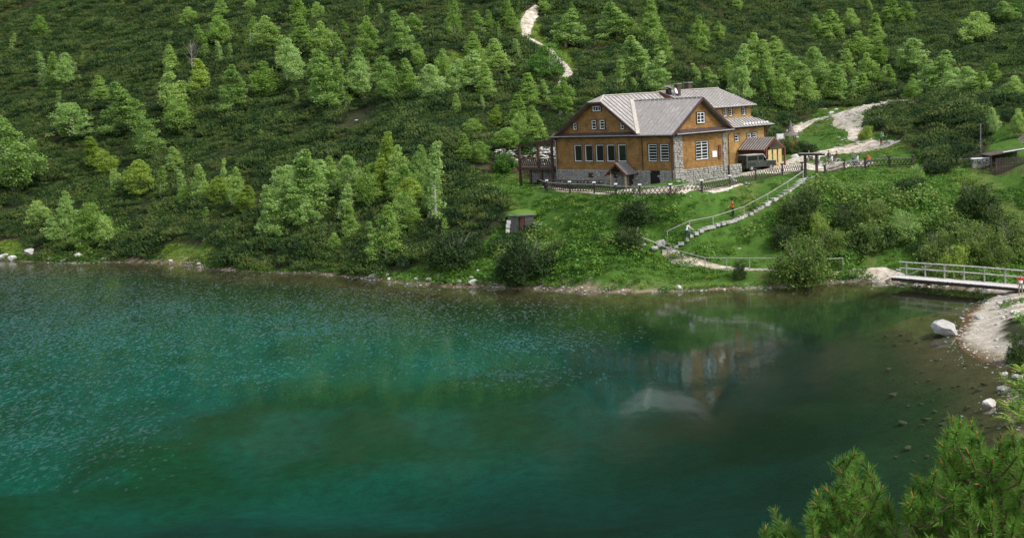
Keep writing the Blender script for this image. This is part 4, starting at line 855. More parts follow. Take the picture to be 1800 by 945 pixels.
# (kind, x centre, y top, y bottom, width, variant)
TL = '''s 22 62 93 20 0;r 75 32 67 30 0;s 79 97 157 22 1;o 103 97 155 28 0;o 124 98 157 34 2;s 103 165 197 28 1;s 143 135 152 16 0;c 180 138 188 40 0;r 132 187 247 78 1;c 228 153 242 62 2;o 262 208 287 42 2
s 298 60 80 26 0;c 302 85 128 30 0;c 307 117 203 54 1;r 324 180 232 60 0;c 354 110 168 44 3;o 342 140 180 34 0;r 333 17 50 34 3;s 362 50 110 26 0;c 390 5 42 36 0;r 393 34 82 50 0;s 388 78 118 16 1;s 405 80 112 15 1;s 440 36 86 22 0;c 413 123 205 46 2;o 462 115 182 56 0;o 437 0 22 36 0;o 480 35 92 48 0
c 527 0 46 36 0;c 532 30 90 46 0;o 530 72 155 44 2;o 577 44 102 44 0;c 582 94 198 64 2;s 557 66 112 26 0;s 604 64 122 26 3;s 608 108 192 26 0;s 524 158 182 12 1;s 490 200 226 17 0;s 462 230 250 14 0;o 27 214 345 78 2;c 170 247 305 48 3;o 192 268 318 38 3;o 244 286 352 46 3;s 283 298 350 22 0;c 308 262 302 28 0;s 325 303 356 26 1;c 357 296 368 36 0;o 386 314 368 34 3;o 432 330 382 36 3;s 358 368 402 16 3;r 68 357 402 46 3;c 125 342 424 36 2;r 162 364 440 76 0
c 484 332 422 44 2;c 540 274 398 72 2;o 515 300 405 50 2;o 592 280 348 42 0;o 612 278 352 50 2;c 617 362 430 34 0;r 590 412 446 26 0;c 682 242 334 48 3;c 660 292 348 46 0;o 698 298 374 62 0;o 726 318 378 46 3;o 742 262 350 36 2;s 768 262 402 40 1;c 679 368 464 52 0;s 783 388 422 18 3;r 722 374 404 54 0;c 818 240 284 46 0;r 850 254 290 36 0;r 892 228 265 46 0;r 830 212 238 36 3;s 770 275 330 30 2
s 612 38 70 15 0;s 628 46 62 10 1;o 655 36 108 38 0;c 710 27 104 44 2;o 736 28 68 32 0;o 738 82 128 34 0;o 642 105 176 40 2;o 692 105 182 50 2;o 755 120 185 48 2;o 776 92 150 36 0;c 800 0 72 26 0;s 786 38 66 18 1;s 848 24 72 26 0;s 877 44 78 18 1;c 834 60 102 38 0;c 826 96 165 58 2;c 877 75 134 52 0;s 913 74 116 20 1;c 895 0 58 30 0;r 957 84 146 58 2;c 930 134 190 46 0;c 912 172 234 46 0;s 963 145 190 18 0;o 998 142 205 42 0;c 945 208 254 56 0;r 890 234 264 40 0;c 804 168 206 20 0;s 863 130 156 18 1;c 995 22 84 54 2;o 958 0 30 38 0;c 1085 12 76 52 2;s 1085 114 168 26 0;o 860 22 60 20 0
c 1142 8 82 44 0;c 1110 36 78 38 0;o 1297 0 26 32 0;o 1238 34 102 38 0;o 1268 42 76 26 0;c 1120 70 146 52 2;c 1150 98 170 44 2;s 1118 140 168 26 0;s 1228 116 156 26 0;s 1250 122 162 28 2;c 1298 88 184 46 2;c 1325 66 142 42 0;o 1362 70 116 46 0;c 1386 94 154 50 2;o 1432 90 166 50 2;o 1388 126 202 40 0;o 1453 138 182 48 0;r 1432 30 68 24 0;c 1463 24 78 46 0;r 1492 20 58 32 0;c 1540 30 90 34 0;o 1500 62 114 56 0;c 1487 92 146 32 0;c 1512 134 176 38 0;o 1550 78 124 38 0;o 1587 74 132 52 2;s 1568 118 162 24 0;o 1550 122 158 26 0;c 1567 0 42 34 0;c 1594 8 46 30 0;c 1655 96 168 50 2;s 1624 104 152 26 0;o 1705 122 172 48 2;c 1745 116 160 32 0;r 1710 28 80 54 0;o 1766 8 44 46 2;r 1785 138 182 38 0;s 1606 134 168 24 2;s 1177 10 30 10 0;s 1530 4 30 20 0;r 1792 196 244 30 3;o 1745 194 240 20 2;r 1785 0 30 36 2;s 1640 140 172 20 0;s 1344 150 185 22 0;s 1262 135 165 20 1;s 1060 130 165 18 0
s 1030 60 88 16 0;r 560 8 40 26 0;s 505 105 150 18 2;o 555 100 150 26 2;s 640 0 30 18 0;s 672 10 36 16 1;s 145 96 118 10 0;s 250 190 215 12 0;r 205 300 335 22 3;r 60 250 275 14 0;s 895 128 158 14 0;s 850 170 196 12 1;s 1010 8 34 14 0
o 500 300 400 54 2;c 560 290 372 50 2;r 530 350 418 60 1;o 640 300 380 44 0;c 668 285 352 46 3;o 712 262 345 44 0;r 705 345 410 56 0;o 752 300 385 36 2;s 660 395 462 22 1;r 470 375 425 34 1;c 610 330 392 34 2
o 110 385 430 40 2;r 190 385 438 44 0;o 420 300 372 34 0;c 400 285 360 26 1;r 330 330 372 34 3
c 1340 78 150 40 0;o 1410 105 172 44 2;c 1476 118 180 38 2;o 1535 100 160 40 0;c 1630 112 168 38 2;o 1680 128 174 40 2;c 1725 130 172 34 0;o 1416 140 190 34 0;c 1350 110 180 34 2;o 1275 110 160 34 0;r 1600 146 176 32 0;c 1500 140 182 30 2
o 640 90 170 36 2;c 720 110 176 38 0;o 800 110 172 36 2;c 855 118 176 36 0;o 560 130 190 34 2;c 500 70 128 32 0;o 940 190 236 34 0;c 870 190 232 28 3;r 910 205 250 36 0;c 1165 60 120 34 0'''
KN = {'c': 'cone', 'o': 'oval', 'r': 'round', 's': 'slim'}
SHN = {'c': ['tapering', 'pointed'], 'o': ['full crowned', 'broad'], 'r': ['round bushy', 'low rounded'], 's': ['slender', 'narrow']}
trees = []
for it in TL.replace('\n', ';').split(';'):
    a = it.split(); trees.append((a[0], *map(float, a[1:5]), int(a[5])))
def region(x, y):
    cname = ('far left', 'left', 'centre left', 'trail side', 'behind-the-chalet', 'right', 'far right')[int(np.searchsorted([290, 480, 700, 880, 1080, 1420], x))] if x < 1420 else 'far right'
    cname = ['far left','left','centre left','centre','trailside','behind chalet','far right'][min(6, int(np.searchsorted([290, 480, 700, 880, 1080, 1420], x)))]
    rname = 'near the top edge' if y < 95 else 'high on the slope' if y < 150 else 'mid slope' if y < 235 else 'low slope' if y < 345 else 'just above the lake'
    return cname, rname
ORD = ['leftmost','second','third','fourth','fifth','sixth','seventh','eighth','ninth','tenth','eleventh','twelfth','thirteenth','fourteenth','fifteenth','sixteenth','seventeenth','eighteenth','nineteenth','twentieth','twenty-first','twenty-second','twenty-third','twenty-fourth','twenty-fifth','twenty-sixth','twenty-seventh','twenty-eighth']
byr = {}
for i, t in enumerate(trees): byr.setdefault(region(t[1], t[3]), []).append(i)
rank = {}
for kx, v in byr.items():
    for j, i in enumerate(sorted(v, key=lambda q: trees[q][1])): rank[i] = (j, len(v))
tree_foot = []
for i, (k, x, yt, yb, wp, var) in enumerate(trees):
    g = ground(x, yb-2, 60); dist = np.dot(g-EYE, FW); kn = KN[k]; tm, cm = PT[kn][var % len(PT[kn])]
    hgt = (yb-yt)*dist/F*1.06; s = hgt/PH[kn]; base_w = {'cone': 3.6, 'oval': 4.1, 'round': 5.0, 'slim': 2.2}[kn]
    sw = wp*dist/F/base_w*1.2; sw = min(max(sw, s*.65), s*1.9)
    (c_, r_), (j, nn) = region(x, yb), rank[i]
    tone = 'silvery green' if cm.materials[0] == M['leaf_silver'] else 'yellowish' if cm.materials[0] == M['leaf_yellow'] else 'deep green' if cm.materials[0] == M['leaf_dark'] else 'light green'
    lab = f"{'tall ' if hgt > 7.5 else 'small ' if hgt < 4 else ''}{SHN[k][i % 2]} {tone} tree, {ORD[j]+(' from left' if j else '')} {c_}, {r_}"
    o = thing('rowan_tree' if k == 'r' else 'birch_tree', lab, 'tree', (g[0], g[1], g[2]-.1), random.uniform(0, 6.3), 'light green trees on the mountain side'); o.scale = (sw, sw, s)
    if k in 'cso': o.rotation_euler = (random.uniform(-.05, .05), random.uniform(-.05, .05), random.uniform(0, 6.3))
    inst('trunk', tm, o); inst('crown', cm, o); tree_foot.append((g[0], g[1], sw*1.3))
# the bare dead tree
g = ground(338, 130); r = random.Random(5); mb = MB(); mb.tube([(0,0,0),(.1,0,2),(.15,.1,4.2)], [.12,.09,.03], 6)
M['dead'] = mat('dead_wood', (.33,.27,.25), (.2,.16,.15))
for i in range(26): a = r.uniform(0, 6.3); z = r.uniform(1.2, 3.9); l = r.uniform(.6, 1.5); mb.tube([(.1,0,z),(.1+math.cos(a)*l*.6,math.sin(a)*l*.6,z+l*.5),(.1+math.cos(a)*l,math.sin(a)*l,z+l*1.1)], [.035,.02,.006], 4)
o = thing('dead_tree', 'bare grey dead tree without leaves among the upper left birches', 'tree', tuple(g)); o.scale = (1.2,)*3; mb.build('branches', M['dead'], o)
# ================================================================ BUSHES (single ones)
def bush_mesh(seed, wd, h, leaf, n_cl=150, per=34, size=.10, spiky=False):
    r = np.random.default_rng(seed); cl = []
    lobes = [(np.array([math.cos(k*2.4+seed)*wd*.27*r.uniform(.6, 1.2), math.sin(k*2.4+seed)*wd*.27*r.uniform(.6, 1.2), 0]), r.uniform(.42, 1)*h, wd*r.uniform(.17, .30)) for k in range(8)]+[(np.zeros(3), h*.9, wd*.25)]
    for c in range(int(n_cl*1.25)):
        lc, lh, lr = lobes[c % 9]; a = r.uniform(0, 6.3); el = math.asin(r.uniform(0, 1)); rr = r.uniform(.4, 1)**.5
        p = lc+np.array([math.cos(a)*math.cos(el)*lr*rr, math.sin(a)*math.cos(el)*lr*rr, math.sin(el)*lh*rr*.95+.12]); cl.append((p, r.uniform(.13, .30)*max(.6, min(1.2, wd/4))))
    cents = np.concatenate([p+np.clip(r.normal(size=(per, 3)), -1.7, 1.7)*np.array([s, s, s*.7]) for p, s in cl]); V, Fq = leaf_quads(cents, size, r, up=.1 if spiky else .35, asp=.25 if spiky else .5)
    mb = MB()
    for k in range(9): a = k*.7+seed; q = np.array([math.cos(a), math.sin(a)])*wd*.3; mb.tube([(q[0]*.1,q[1]*.1,-.1),(q[0]*.5,q[1]*.5,h*.45),(q[0],q[1],h*.8)], [.05,.035,.012], 5)
    return mb.mesh('stems', M['bark']), np_mesh('foliage', V, Fq, M[leaf])
BM = {k: [bush_mesh(s, 4, 3, k, size=sz, spiky=sp, n_cl=nc) for s in (1, 2)] for k, sz, sp, nc in (('willow', .10, False, 170), ('leaf_silver', .09, False, 120), ('pine_bush', .13, True, 190), ('leaf_yellow', .10, False, 120), ('herb', .12, False, 100))}
BL = [(1412,402,502,118,'willow',0,'large rounded willow bush hanging over the water right of the lakeside path','willow_bush','bush'),
(1449,392,440,50,'willow',1,'olive green willow bush above the large waterside willow','willow_bush','bush'),(1440,368,420,40,'leaf_yellow',0,'yellowish bush on the bank above the waterside willow','willow_bush','bush'),
(1532,386,442,52,'willow',0,'rounded willow bush left of the footbridge railing','willow_bush','bush'),(1590,362,432,66,'leaf_silver',0,'pale silvery willow bush in the middle of the right bank','willow_bush','bush'),
(1650,396,462,66,'willow',1,'broad willow bush above the left half of the footbridge','willow_bush','bush'),(1712,378,462,84,'willow',0,'tall willow bush above the middle of the footbridge','willow_bush','bush'),(1782,372,462,80,'willow',1,'willow bush at the right edge above the footbridge','willow_bush','bush'),(1680,420,475,60,'leaf_yellow',1,'yellow green willow bush directly behind the bridge railing','willow_bush','bush'),(1755,425,478,60,'willow',1,'low willow bush behind the right end of the bridge railing','willow_bush','bush'),
(1488,352,410,56,'pine_bush',0,'dark pine bush between the stairs and the silvery willow','pine_bush','bush'),(1408,322,396,78,'pine_bush',1,'dark pine bush right of the stone stairs','pine_bush','bush'),(1462,400,452,60,'willow',1,'green willow bush right above the large waterside willow','pine_bush','bush'),(1380,392,440,60,'pine_bush',0,'low dark pine bush left above the waterside willow','pine_bush','bush'),(1540,345,395,50,'willow',0,'low green bush on the upper middle of the right bank','pine_bush','bush'),
(1716,312,384,86,'pine_bush',0,'dark brownish pine bush alone on the bright bank below the cabin','pine_bush','bush'),(1643,280,304,62,'pine_bush',1,'flat dark pine bush at the end of the right fence','pine_bush','bush'),
(925,405,492,110,'pine_bush',0,'big dark pine bush below the cellar hut','pine_bush','bush'),(898,430,482,60,'pine_bush',1,'dark pine bush left below the cellar hut','pine_bush','bush'),(1120,352,402,84,'pine_bush',1,'dark green shrub in the middle of the slope below the fence','pine_bush','bush'),(1105,392,440,60,'pine_bush',0,'dark shrub left of the leaning fence pole','pine_bush','bush'),
(800,395,470,110,'pine_bush',0,'broad dark pine thicket between the birches and the green slope','pine_bush','bush'),(1612,282,326,34,'leaf_silver',1,'pale grey green shrub under the end post of the right fence','willow_bush','bush'),(1522,218,248,30,'leaf_yellow',1,'light green shrub between the person in green and the pine mound','willow_bush','bush'),
(888,262,306,50,'herb',0,'green shrub left of the timber terrace','shrub','bush'),(925,236,276,44,'herb',1,'green shrub behind the stone heap by the terrace','shrub','bush'),(905,470,506,36,'pine_bush',1,'small dark pine bush at the water below the big pine bush','pine_bush','bush'),(1300,455,495,26,'pine_bush',0,'small dark bush below the lakeside path','pine_bush','bush'),(1795,575,640,60,'pine_bush',0,'dark green low pine on the right beach by the edge','pine_bush','bush'),(1380,240,272,50,'pine_bush',0,'dark pine bush behind the pale notice board','pine_bush','bush'),(1415,245,268,50,'pine_bush',1,'dark pine bush right of the pointed shelter','pine_bush','bush')]
for x, yt, yb, wp, k, v, lab, nm, ct in BL:
    g = ground(x, yb-2, 30); dist = np.dot(g-EYE, FW); s = wp*dist/F/4.3; sz = (yb-yt)*dist/F/3.1
    o = thing(nm, lab, ct, (g[0], g[1], g[2]-.05), random.uniform(0, 6), None); o.scale = (s, s, sz); a, b = BM[k][v]; inst('stems', a, o); inst('foliage', b, o)
# ================================================================ GROUND COVER: dwarf pine thicket, herbs, grass
def clump_pine(seed):
    r = np.random.default_rng(seed); V = []; Fq = []; k = 0; mi = []
    for s in range(46):
        a = r.uniform(0, 6.3); rad = .75*math.sqrt(r.uniform()); b = np.array([math.cos(a)*rad, math.sin(a)*rad, .35+.45*(1-rad**2)*r.uniform(.6, 1.1)])
        d = np.array([math.cos(a)*rad*.9, math.sin(a)*rad*.9, .75])+r.normal(size=3)*.22; d /= np.linalg.norm(d); L = r.uniform(.2, .38)
        for t in range(7):
            q = b+d*L*(t/6-.3); n_ = r.normal(size=3); n_ -= n_@d*d*.8; n_ /= np.linalg.norm(n_); tip = q+n_*.12+d*.10; sd2 = np.cross(n_, d)*.035
            V += [q-sd2, q+sd2, tip]; Fq.append((k, k+1, k+2)); k += 3
    return np_mesh('pine_clump', np.array(V), np.array(Fq), M['pine'])
def clump_herb(seed, mt='herb', h=.38, n=70, size=.085, rad=.55):
    r = np.random.default_rng(seed); a = r.uniform(0, 6.3, n); rr = rad*np.sqrt(r.uniform(size=n)); c = np.stack([np.cos(a)*rr, np.sin(a)*rr, r.uniform(.05, h, n)*(1.15-rr/rad*.5)], -1)
    V, Fq = leaf_quads(c, size, r, up=.7, asp=.6); return np_mesh('herb_clump', V, Fq, M[mt])
def grow(name, pts, sc, meshes, label=None):
    """one object: vertices where the plants stand, geometry nodes put a clump on each"""
    me = bpy.data.meshes.new(name); me.vertices.add(len(pts)); me.vertices.foreach_set('co', np.asarray(pts, np.float32).ravel())
    a = me.attributes.new('sc', 'FLOAT', 'POINT'); a.data.foreach_set('value', np.asarray(sc, np.float32)); me.update()
    o = inst(name, me); tag(o, kind='stuff')
    g = bpy.data.node_groups.new(name, 'GeometryNodeTree'); g.interface.new_socket('Geometry', in_out='INPUT', socket_type='NodeSocketGeometry'); g.interface.new_socket('Geometry', in_out='OUTPUT', socket_type='NodeSocketGeometry')
    gi = g.nodes.new('NodeGroupInput'); go = g.nodes.new('NodeGroupOutput'); mp = g.nodes.new('GeometryNodeMeshToPoints'); g.links.new(gi.outputs[0], mp.inputs[0])
    gm_ = g.nodes.new('GeometryNodeJoinGeometry'); g2i = g.nodes.new('GeometryNodeInstanceOnPoints'); g.links.new(mp.outputs[0], g2i.inputs['Points'])
    for q in reversed(meshes):
        src = bpy.data.objects.new('clump_source', q); oi = g.nodes.new('GeometryNodeObjectInfo'); oi.inputs['Object'].default_value = src; oi.inputs['As Instance'].default_value = True; g.links.new(oi.outputs['Geometry'], gm_.inputs[0])
    g.links.new(gm_.outputs[0], g2i.inputs['Instance']); g2i.inputs['Pick Instance'].default_value = True
    rv = g.nodes.new('FunctionNodeRandomValue'); rv.data_type = 'FLOAT_VECTOR'; rv.inputs[0].default_value = (-.15,-.15,0); rv.inputs[1].default_value = (.15,.15,6.28)
    er = g.nodes.new('FunctionNodeEulerToRotation'); g.links.new(rv.outputs[0], er.inputs[0]); g.links.new(er.outputs[0], g2i.inputs['Rotation'])
    na = g.nodes.new('GeometryNodeInputNamedAttribute'); na.data_type = 'FLOAT'; na.inputs['Name'].default_value = 'sc'; g.links.new(na.outputs['Attribute'], g2i.inputs['Scale'])
    g.links.new(g2i.outputs[0], go.inputs[0]); o.modifiers.new('grow', 'NODES').node_group = g; return o
def jitter_grid(x0, x1, y0, y1, step, r):
    X, Y = np.meshgrid(np.arange(x0, x1, step), np.arange(y0, y1, step)); X = X.ravel()+r.uniform(-.5, .5, X.size)*step; Y = Y.ravel()+r.uniform(-.5, .5, Y.size)*step; return X, Y
def pathdist(X, Y):
    d = np.full(X.shape, 99.)
    for nm, P_, wd in path_defs:
        Q = [ground(*p)[:2] for p in P_]
        for i in range(len(Q)-1):
            a, b = Q[i], Q[i+1]; e_ = b-a; t = np.clip(((X-a[0])*e_[0]+(Y-a[1])*e_[1])/(e_@e_+1e-9), 0, 1); w_ = (wd[i]*(1-t)+wd[i+1]*t)/2
            d = np.minimum(d, np.hypot(X-a[0]-t*e_[0], Y-a[1]-t*e_[1])-w_)
    for a, b in zip(SP[:-1], SP[1:]):
        a = np.array(a[:2]); b = np.array(b[:2]); e_ = b-a; t = np.clip(((X-a[0])*e_[0]+(Y-a[1])*e_[1])/(e_@e_+1e-9), 0, 1); d = np.minimum(d, np.hypot(X-a[0]-t*e_[0], Y-a[1]-t*e_[1])-.8)
    return d
def local(X, Y): dx, dy = X-HX, Y-HY; return dx*math.cos(TH)+dy*math.sin(TH), -dx*math.sin(TH)+dy*math.cos(TH)
def candidates(step, x0, x1, y0, y1, seed):
    r = np.random.default_rng(seed); X, Y = jitter_grid(x0, x1, y0, y1, step, r); Z = zf(X, Y); px, py, _ = project(np.stack([X, Y, Z], -1))
    k = (px > -70) & (px < 1880) & (py > -60) & (py < 960); X, Y, Z, px, py = X[k], Y[k], Z[k], px[k], py[k]
    sdv = sdist(X, Y); lx, ly = local(X, Y); k = (sdv > .25) & ~((lx > -1.2) & (lx < 21.2) & (ly > .2) & (ly < 18.8)) & ~((lx > -.8) & (lx < 5) & (ly > 18) & (ly < 25.5)) & ~((lx > 8) & (lx < 20) & (ly > -5) & (ly < 6)); X, Y, Z, px, py, sdv, lx, ly = [q[k] for q in (X, Y, Z, px, py, sdv, lx, ly)]
    wxx = px+(vnoise(X, Y, 3)-.5)*22; wyy = py+(vnoise(X+50, Y+9, 3)-.5)*12; g_, y_ = zones(wxx, wyy); npn = inpoly(px, py, Z_NOPINE[0])
    cab = (np.abs(X-rb.x-2.5) < 4) & (np.abs(Y-rb.y-2.5) < 5)
    return X, Y, Z, px, py, sdv, g_, y_, pathdist(X, Y), npn | cab, lx, ly, r
X, Y, Z, px, py, sdv, g_, y_, pd, npn, lx, ly, r = candidates(.95, -175, 160, 60, 380, 11)
k = ~g_ & ~y_ & (pd > np.where((py < 215) & (px > 1440), 1.5, .5)) & ~npn & ~((px > 1650) & (py > 470)) & (vnoise(X+200, Y, 5)+.15*r.uniform(size=len(X)) > .20); k &= ~((px > 700) & (px < 860) & (py > 478))
hs_ = .5+1.35*vnoise(X, Y, 2.7)**1.2*r.uniform(.75, 1.15, len(X))+.35*vnoise(X+9, Y, 11); grow('dwarf_pine_thicket', np.stack([X, Y, Z-.1], -1)[k], hs_[k], [clump_pine(i) for i in range(5)])
print('pines', k.sum())
X, Y, Z, px, py, sdv, g_, y_, pd, npn, lx, ly, r = candidates(.62, -110, 125, 60, 230, 12)
terr = (py < 345) & (py > 240) & (px > 935) & (px < 1440) & (lx > -6)
k = (g_ | (sdv < 1.3)) & ~y_ & ((pd > .15) | ((pd > -1.6) & (vnoise(X+3, Y+8, 1.9) > .55))) & ~npn & ~(terr & (r.uniform(size=len(X)) < np.where(lx < 0, .97, .9))) & (vnoise(X, Y, 2.2) > .22) & ~((X > 32) & (Y < 101) & (sdv < 1.5+vnoise(X, Y, 2)*1.5)) & ~inpoly(px, py, [(1680,560),(1755,515),(1738,590),(1790,632),(1740,655),(1675,600)])
hs_ = (.5+1.0*vnoise(X+5, Y, 3)*r.uniform(.6, 1.3, len(X)))*np.where((px > 1350) & (py < 300), .45, 1)
grow('green_herbs', np.stack([X, Y, Z-.03], -1)[k], hs_[k], [clump_herb(i) for i in range(4)]+[clump_herb(9, 'leaf_dark', .5, 60, .1)])
print('herbs', k.sum())
X, Y, Z, px, py, sdv, g_, y_, pd, npn, lx, ly, r = candidates(.7, -110, 125, 60, 330, 13)
k = (y_ | (g_ & (r.uniform(size=len(X)) < .10))) & (pd > .3) & ~npn & ~((X > 32) & (Y < 101) & (sdv < 3)) & ~((py < 345) & (py > 240) & (px > 935) & (px < 1440))
grow('yellow_green_herbs', np.stack([X, Y, Z-.03], -1)[k], r.uniform(.5, 1.1, len(X))[k], [clump_herb(i+20, 'herb_yellow', .3) for i in range(3)])

# ================================================================ FOREGROUND PINES
M['needle'] = foliage('pine_needles', (.08,.19,.025), (.14,.29,.04), (.22,.38,.065), .35, 0, 5.)
M['candle'] = mat('brown_pine_candles', (.42,.20,.07), (.28,.13,.05), scale=20, bump=0)
M['pine_bark'] = mat('pine_bark', (.16,.10,.06), (.09,.06,.04), scale=12)
def front_pine(label, root_px, tips, poly, n, d0, d1, seed):
    r = np.random.default_rng(seed); at = lambda px, py, d: EYE+ray(px, py)*d
    nodes = [(at(x, y, r.uniform(d0, d0+.5)), 1) for x, y in tips]; xs = [p[0] for p in poly]; ys = [p[1] for p in poly]
    while len(nodes) < n:
        x, y = r.uniform(min(xs), max(xs)), r.uniform(min(ys), max(ys))
        if inpoly(x, y, poly): nodes.append((at(x, y, r.uniform(d0, d1)), r.uniform() < .35))
    rt = at(*root_px, (d0+d1)/2); rt[2] = z1(rt[0], rt[1]) if (rt[1] > -40) else rt[2]
    top = np.array([p for p, _ in nodes]); ctr = top.mean(0); rt = np.array([ctr[0], ctr[1]+.15, z1(ctr[0], ctr[1])-.05])
    o = thing('mountain_pine', label, 'pine', tuple(rt)); order = sorted(range(len(nodes)), key=lambda i: np.linalg.norm(top[i]-rt)); pts = [np.zeros(3), np.array([0, 0, .5])]; rad = [.05, .04]; mb = MB(); mb.tube([pts[0], pts[1]], [.06, .045], 7)
    V = []; mi = []; cn = MB()
    for i in order:
        p, cand = nodes[i]; p = p-rt; ax = np.array([(p[0]-(ctr-rt)[0])*.5, (p[1]-(ctr-rt)[1])*.5, .55])+r.normal(size=3)*.16; ax /= np.linalg.norm(ax); L = r.uniform(.10, .17); b = p-ax*L
        c = np.array([np.linalg.norm(b-q)+(0 if q[2] < b[2]-.02 else .6) for q in pts]); j = int(c.argmin()); q = pts[j]; md = (q+b)/2+np.array([0, 0, -.12*np.linalg.norm(b-q)])
        mb.tube([q, md, b, p], [max(.007, rad[j]*.75), max(.006, rad[j]*.6), .006, .004], 5, caps=False); pts.append(b); rad.append(max(.006, rad[j]*.7)); pts.append(md); rad.append(max(.007, rad[j]*.7))
        m = 170; t = r.uniform(-.25, 1, m); base = b+ax*(L*t)[:, None]; ra = r.normal(size=(m, 3)); ra -= (ra@ax)[:, None]*ax; ra /= np.linalg.norm(ra, axis=1)[:, None]
        dr = ra*r.uniform(.55, 1.05, (m, 1))+ax*(.45+.6*np.clip(t, 0, 1))[:, None]; dr /= np.linalg.norm(dr, axis=1)[:, None]; tip = base+dr*r.uniform(.04, .062, (m, 1)); sdv = np.cross(dr, r.normal(size=(m, 3))); sdv /= np.linalg.norm(sdv, axis=1)[:, None]
        V.append(np.stack([base-sdv*.0022, base+sdv*.0022, tip+sdv*.0007, tip-sdv*.0007], 1).reshape(-1, 3))
        if cand: MB().tube([p-ax*.01, p+ax*r.uniform(.015, .035)], [.006, .003], 5).build('bud', M['candle'], o)
    V = np.concatenate(V); inst('needles', np_mesh('needles', V, np.arange(len(V)).reshape(-1, 4), M['needle']), o); mb.build('branches', M['pine_bark'], o); 
front_pine('small bright green mountain pine at the bottom edge, leftmost of the foreground pines', (1365,1300), [(1362,900),(1345,930),(1382,922),(1398,940),(1350,950)], [(1362,905),(1395,925),(1408,960),(1400,1040),(1330,1040),(1335,945)], 58, 6.6, 7.2, 31)
front_pine('bushy bright green mountain pine at the bottom edge, middle one in the foreground', (1490,1300), [(1503,798),(1516,808),(1488,806),(1478,828),(1528,822),(1538,842),(1475,850),(1453,860),(1437,868),(1432,885),(1548,862),(1430,905),(1562,882),(1568,905),(1420,918),(1535,870),(1500,840),(1510,880),(1485,880)], [(1503,805),(1535,840),(1552,875),(1572,905),(1578,960),(1570,1080),(1420,1080),(1415,930),(1430,890),(1470,860),(1478,830)], 235, 6.4, 7.6, 32)
front_pine('large bright green mountain pine filling the lower right corner', (1720,1400), [(1675,738),(1688,745),(1708,745),(1718,765),(1665,762),(1655,782),(1672,790),(1722,785),(1780,762),(1800,770),(1760,775),(1700,792),(1732,800),(1655,812),(1645,830),(1612,840),(1602,860),(1598,885),(1625,850),(1690,830),(1750,815),(1790,800),(1812,790),(1596,905),(1610,925),(1640,880),(1680,870),(1720,850),(1700,920),(1760,880),(1790,920)], [(1680,745),(1712,752),(1722,800),(1745,800),(1765,775),(1850,750),(1850,1120),(1620,1120),(1600,950),(1592,890),(1605,850),(1640,835),(1660,805),(1655,780)], 600, 6.2, 8.2, 33)
# ================================================================ LEAFY PLANTS on the right shore
def fern(seed, n=16, L=.7):
    r = np.random.default_rng(seed); V = []; Fq = []; k = 0
    for i in range(n):
        a = r.uniform(0, 6.3); d = np.array([math.cos(a), math.sin(a)]); le = L*r.uniform(.6, 1.1)
        for t in np.linspace(.15, 1, 9):
            c = np.array([*(d*le*t), le*(1.1*t-.75*t*t)]); wd_ = .16*le*(1.1-t); s = np.array([-d[1], d[0], -.15])
            for sg in (-1, 1): q = c+s*sg*wd_*np.array([1, 1, sg]) ; f = np.array([*d*.05, .01]); V += [c-f*.6, q, c+f]; Fq.append((k, k+1, k+2)); k += 3
    return np_mesh('fronds', V, Fq, M['leaf_yellow'])
fm = [fern(1), fern(2), fern(3)]
for i, (x, y, s, l) in enumerate([(1784,640,1.1,'bright leafy plant at the beach tip by the right edge'),(1792,684,1.5,'bright ferny plant on the grey rocks at the right edge'),(1776,722,1.2,'pale green ferny plant right of the white rock in the shallows'),(1793,735,1.5,'leafy plant above the big foreground pine at the right edge'),(1795,660,1.2,'leafy tuft behind the grey rock at the right edge'),(1785,750,1.4,'lowest leafy shore plant just above the large pine'),(1757,627,.3,'small weed growing in the pebbles of the beach tip')]):
    g = ground(x, y, 30); o = thing('leafy_plant', l, 'plant', (g[0], g[1], max(g[2], .02)), i*1.3, 'leafy plants on the right shore', s*1.25); inst('fronds', fm[i % 3], o)
# ================================================================ OFF-ROAD CAR
M['olive'] = mat('olive_paint', (.050,.055,.040), (.038,.042,.032), rough=.32, scale=1, bump=0, spec=.5); M['tyre'] = mat('tyre', (.02,.02,.02), (.03,.03,.03), bump=0); M['canvas'] = mat('grey_green_top', (.075,.085,.07), (.055,.06,.05), scale=2)
M['pale_top'] = mat('sky_sheen_paint', (.50,.49,.47), (.40,.40,.38), rough=.35, bump=0, spec=.5)  # pale colour paints in the sky reflected on bonnet, roof and screen frame
p = ground(1334, 301); car = thing('parked_car', 'olive green off-road car with sky-paled bonnet parked in front of the entrance porch', 'car', (p[0], p[1]+.9, p[2]+.02), TH-R(12), scale=.92); BL_ = 2.2
body = MB(); body.prism([(-2.2,-.85,.5),(2.15,-.85,.5),(2.2,-.85,.72),(2.2,-.85,1.08),(.75,-.85,1.16),(-2.2,-.85,1.16)], (0,1.7,0)); body.box(-2.22, 2.22, -.8, .8, .42, .5); body.build('body', M['olive'], car)
MB().prism([(-2.18,-.8,1.165),(.42,-.8,1.165),(.30,-.78,1.9),(-2.12,-.78,1.9)], (0,1.6,0)).build('cabin', M['canvas'], car)
MB().box(-2.15, .34, -.84, .84, 1.9, 1.97).build('roof', M['pale_top'], car)
MB().prism([(.80,-.82,1.175),(2.2,-.82,1.09),(2.2,-.82,1.12),(.80,-.82,1.21)], (0,1.64,0)).build('bonnet', M['pale_top'], car)
MB().prism([(.84,-.76,1.18),(.88,-.76,1.18),(.40,-.76,1.88),(.36,-.76,1.88)], (0,1.52,0)).build('windscreen', M['pale_top'] if 0 else M['glass'], car)
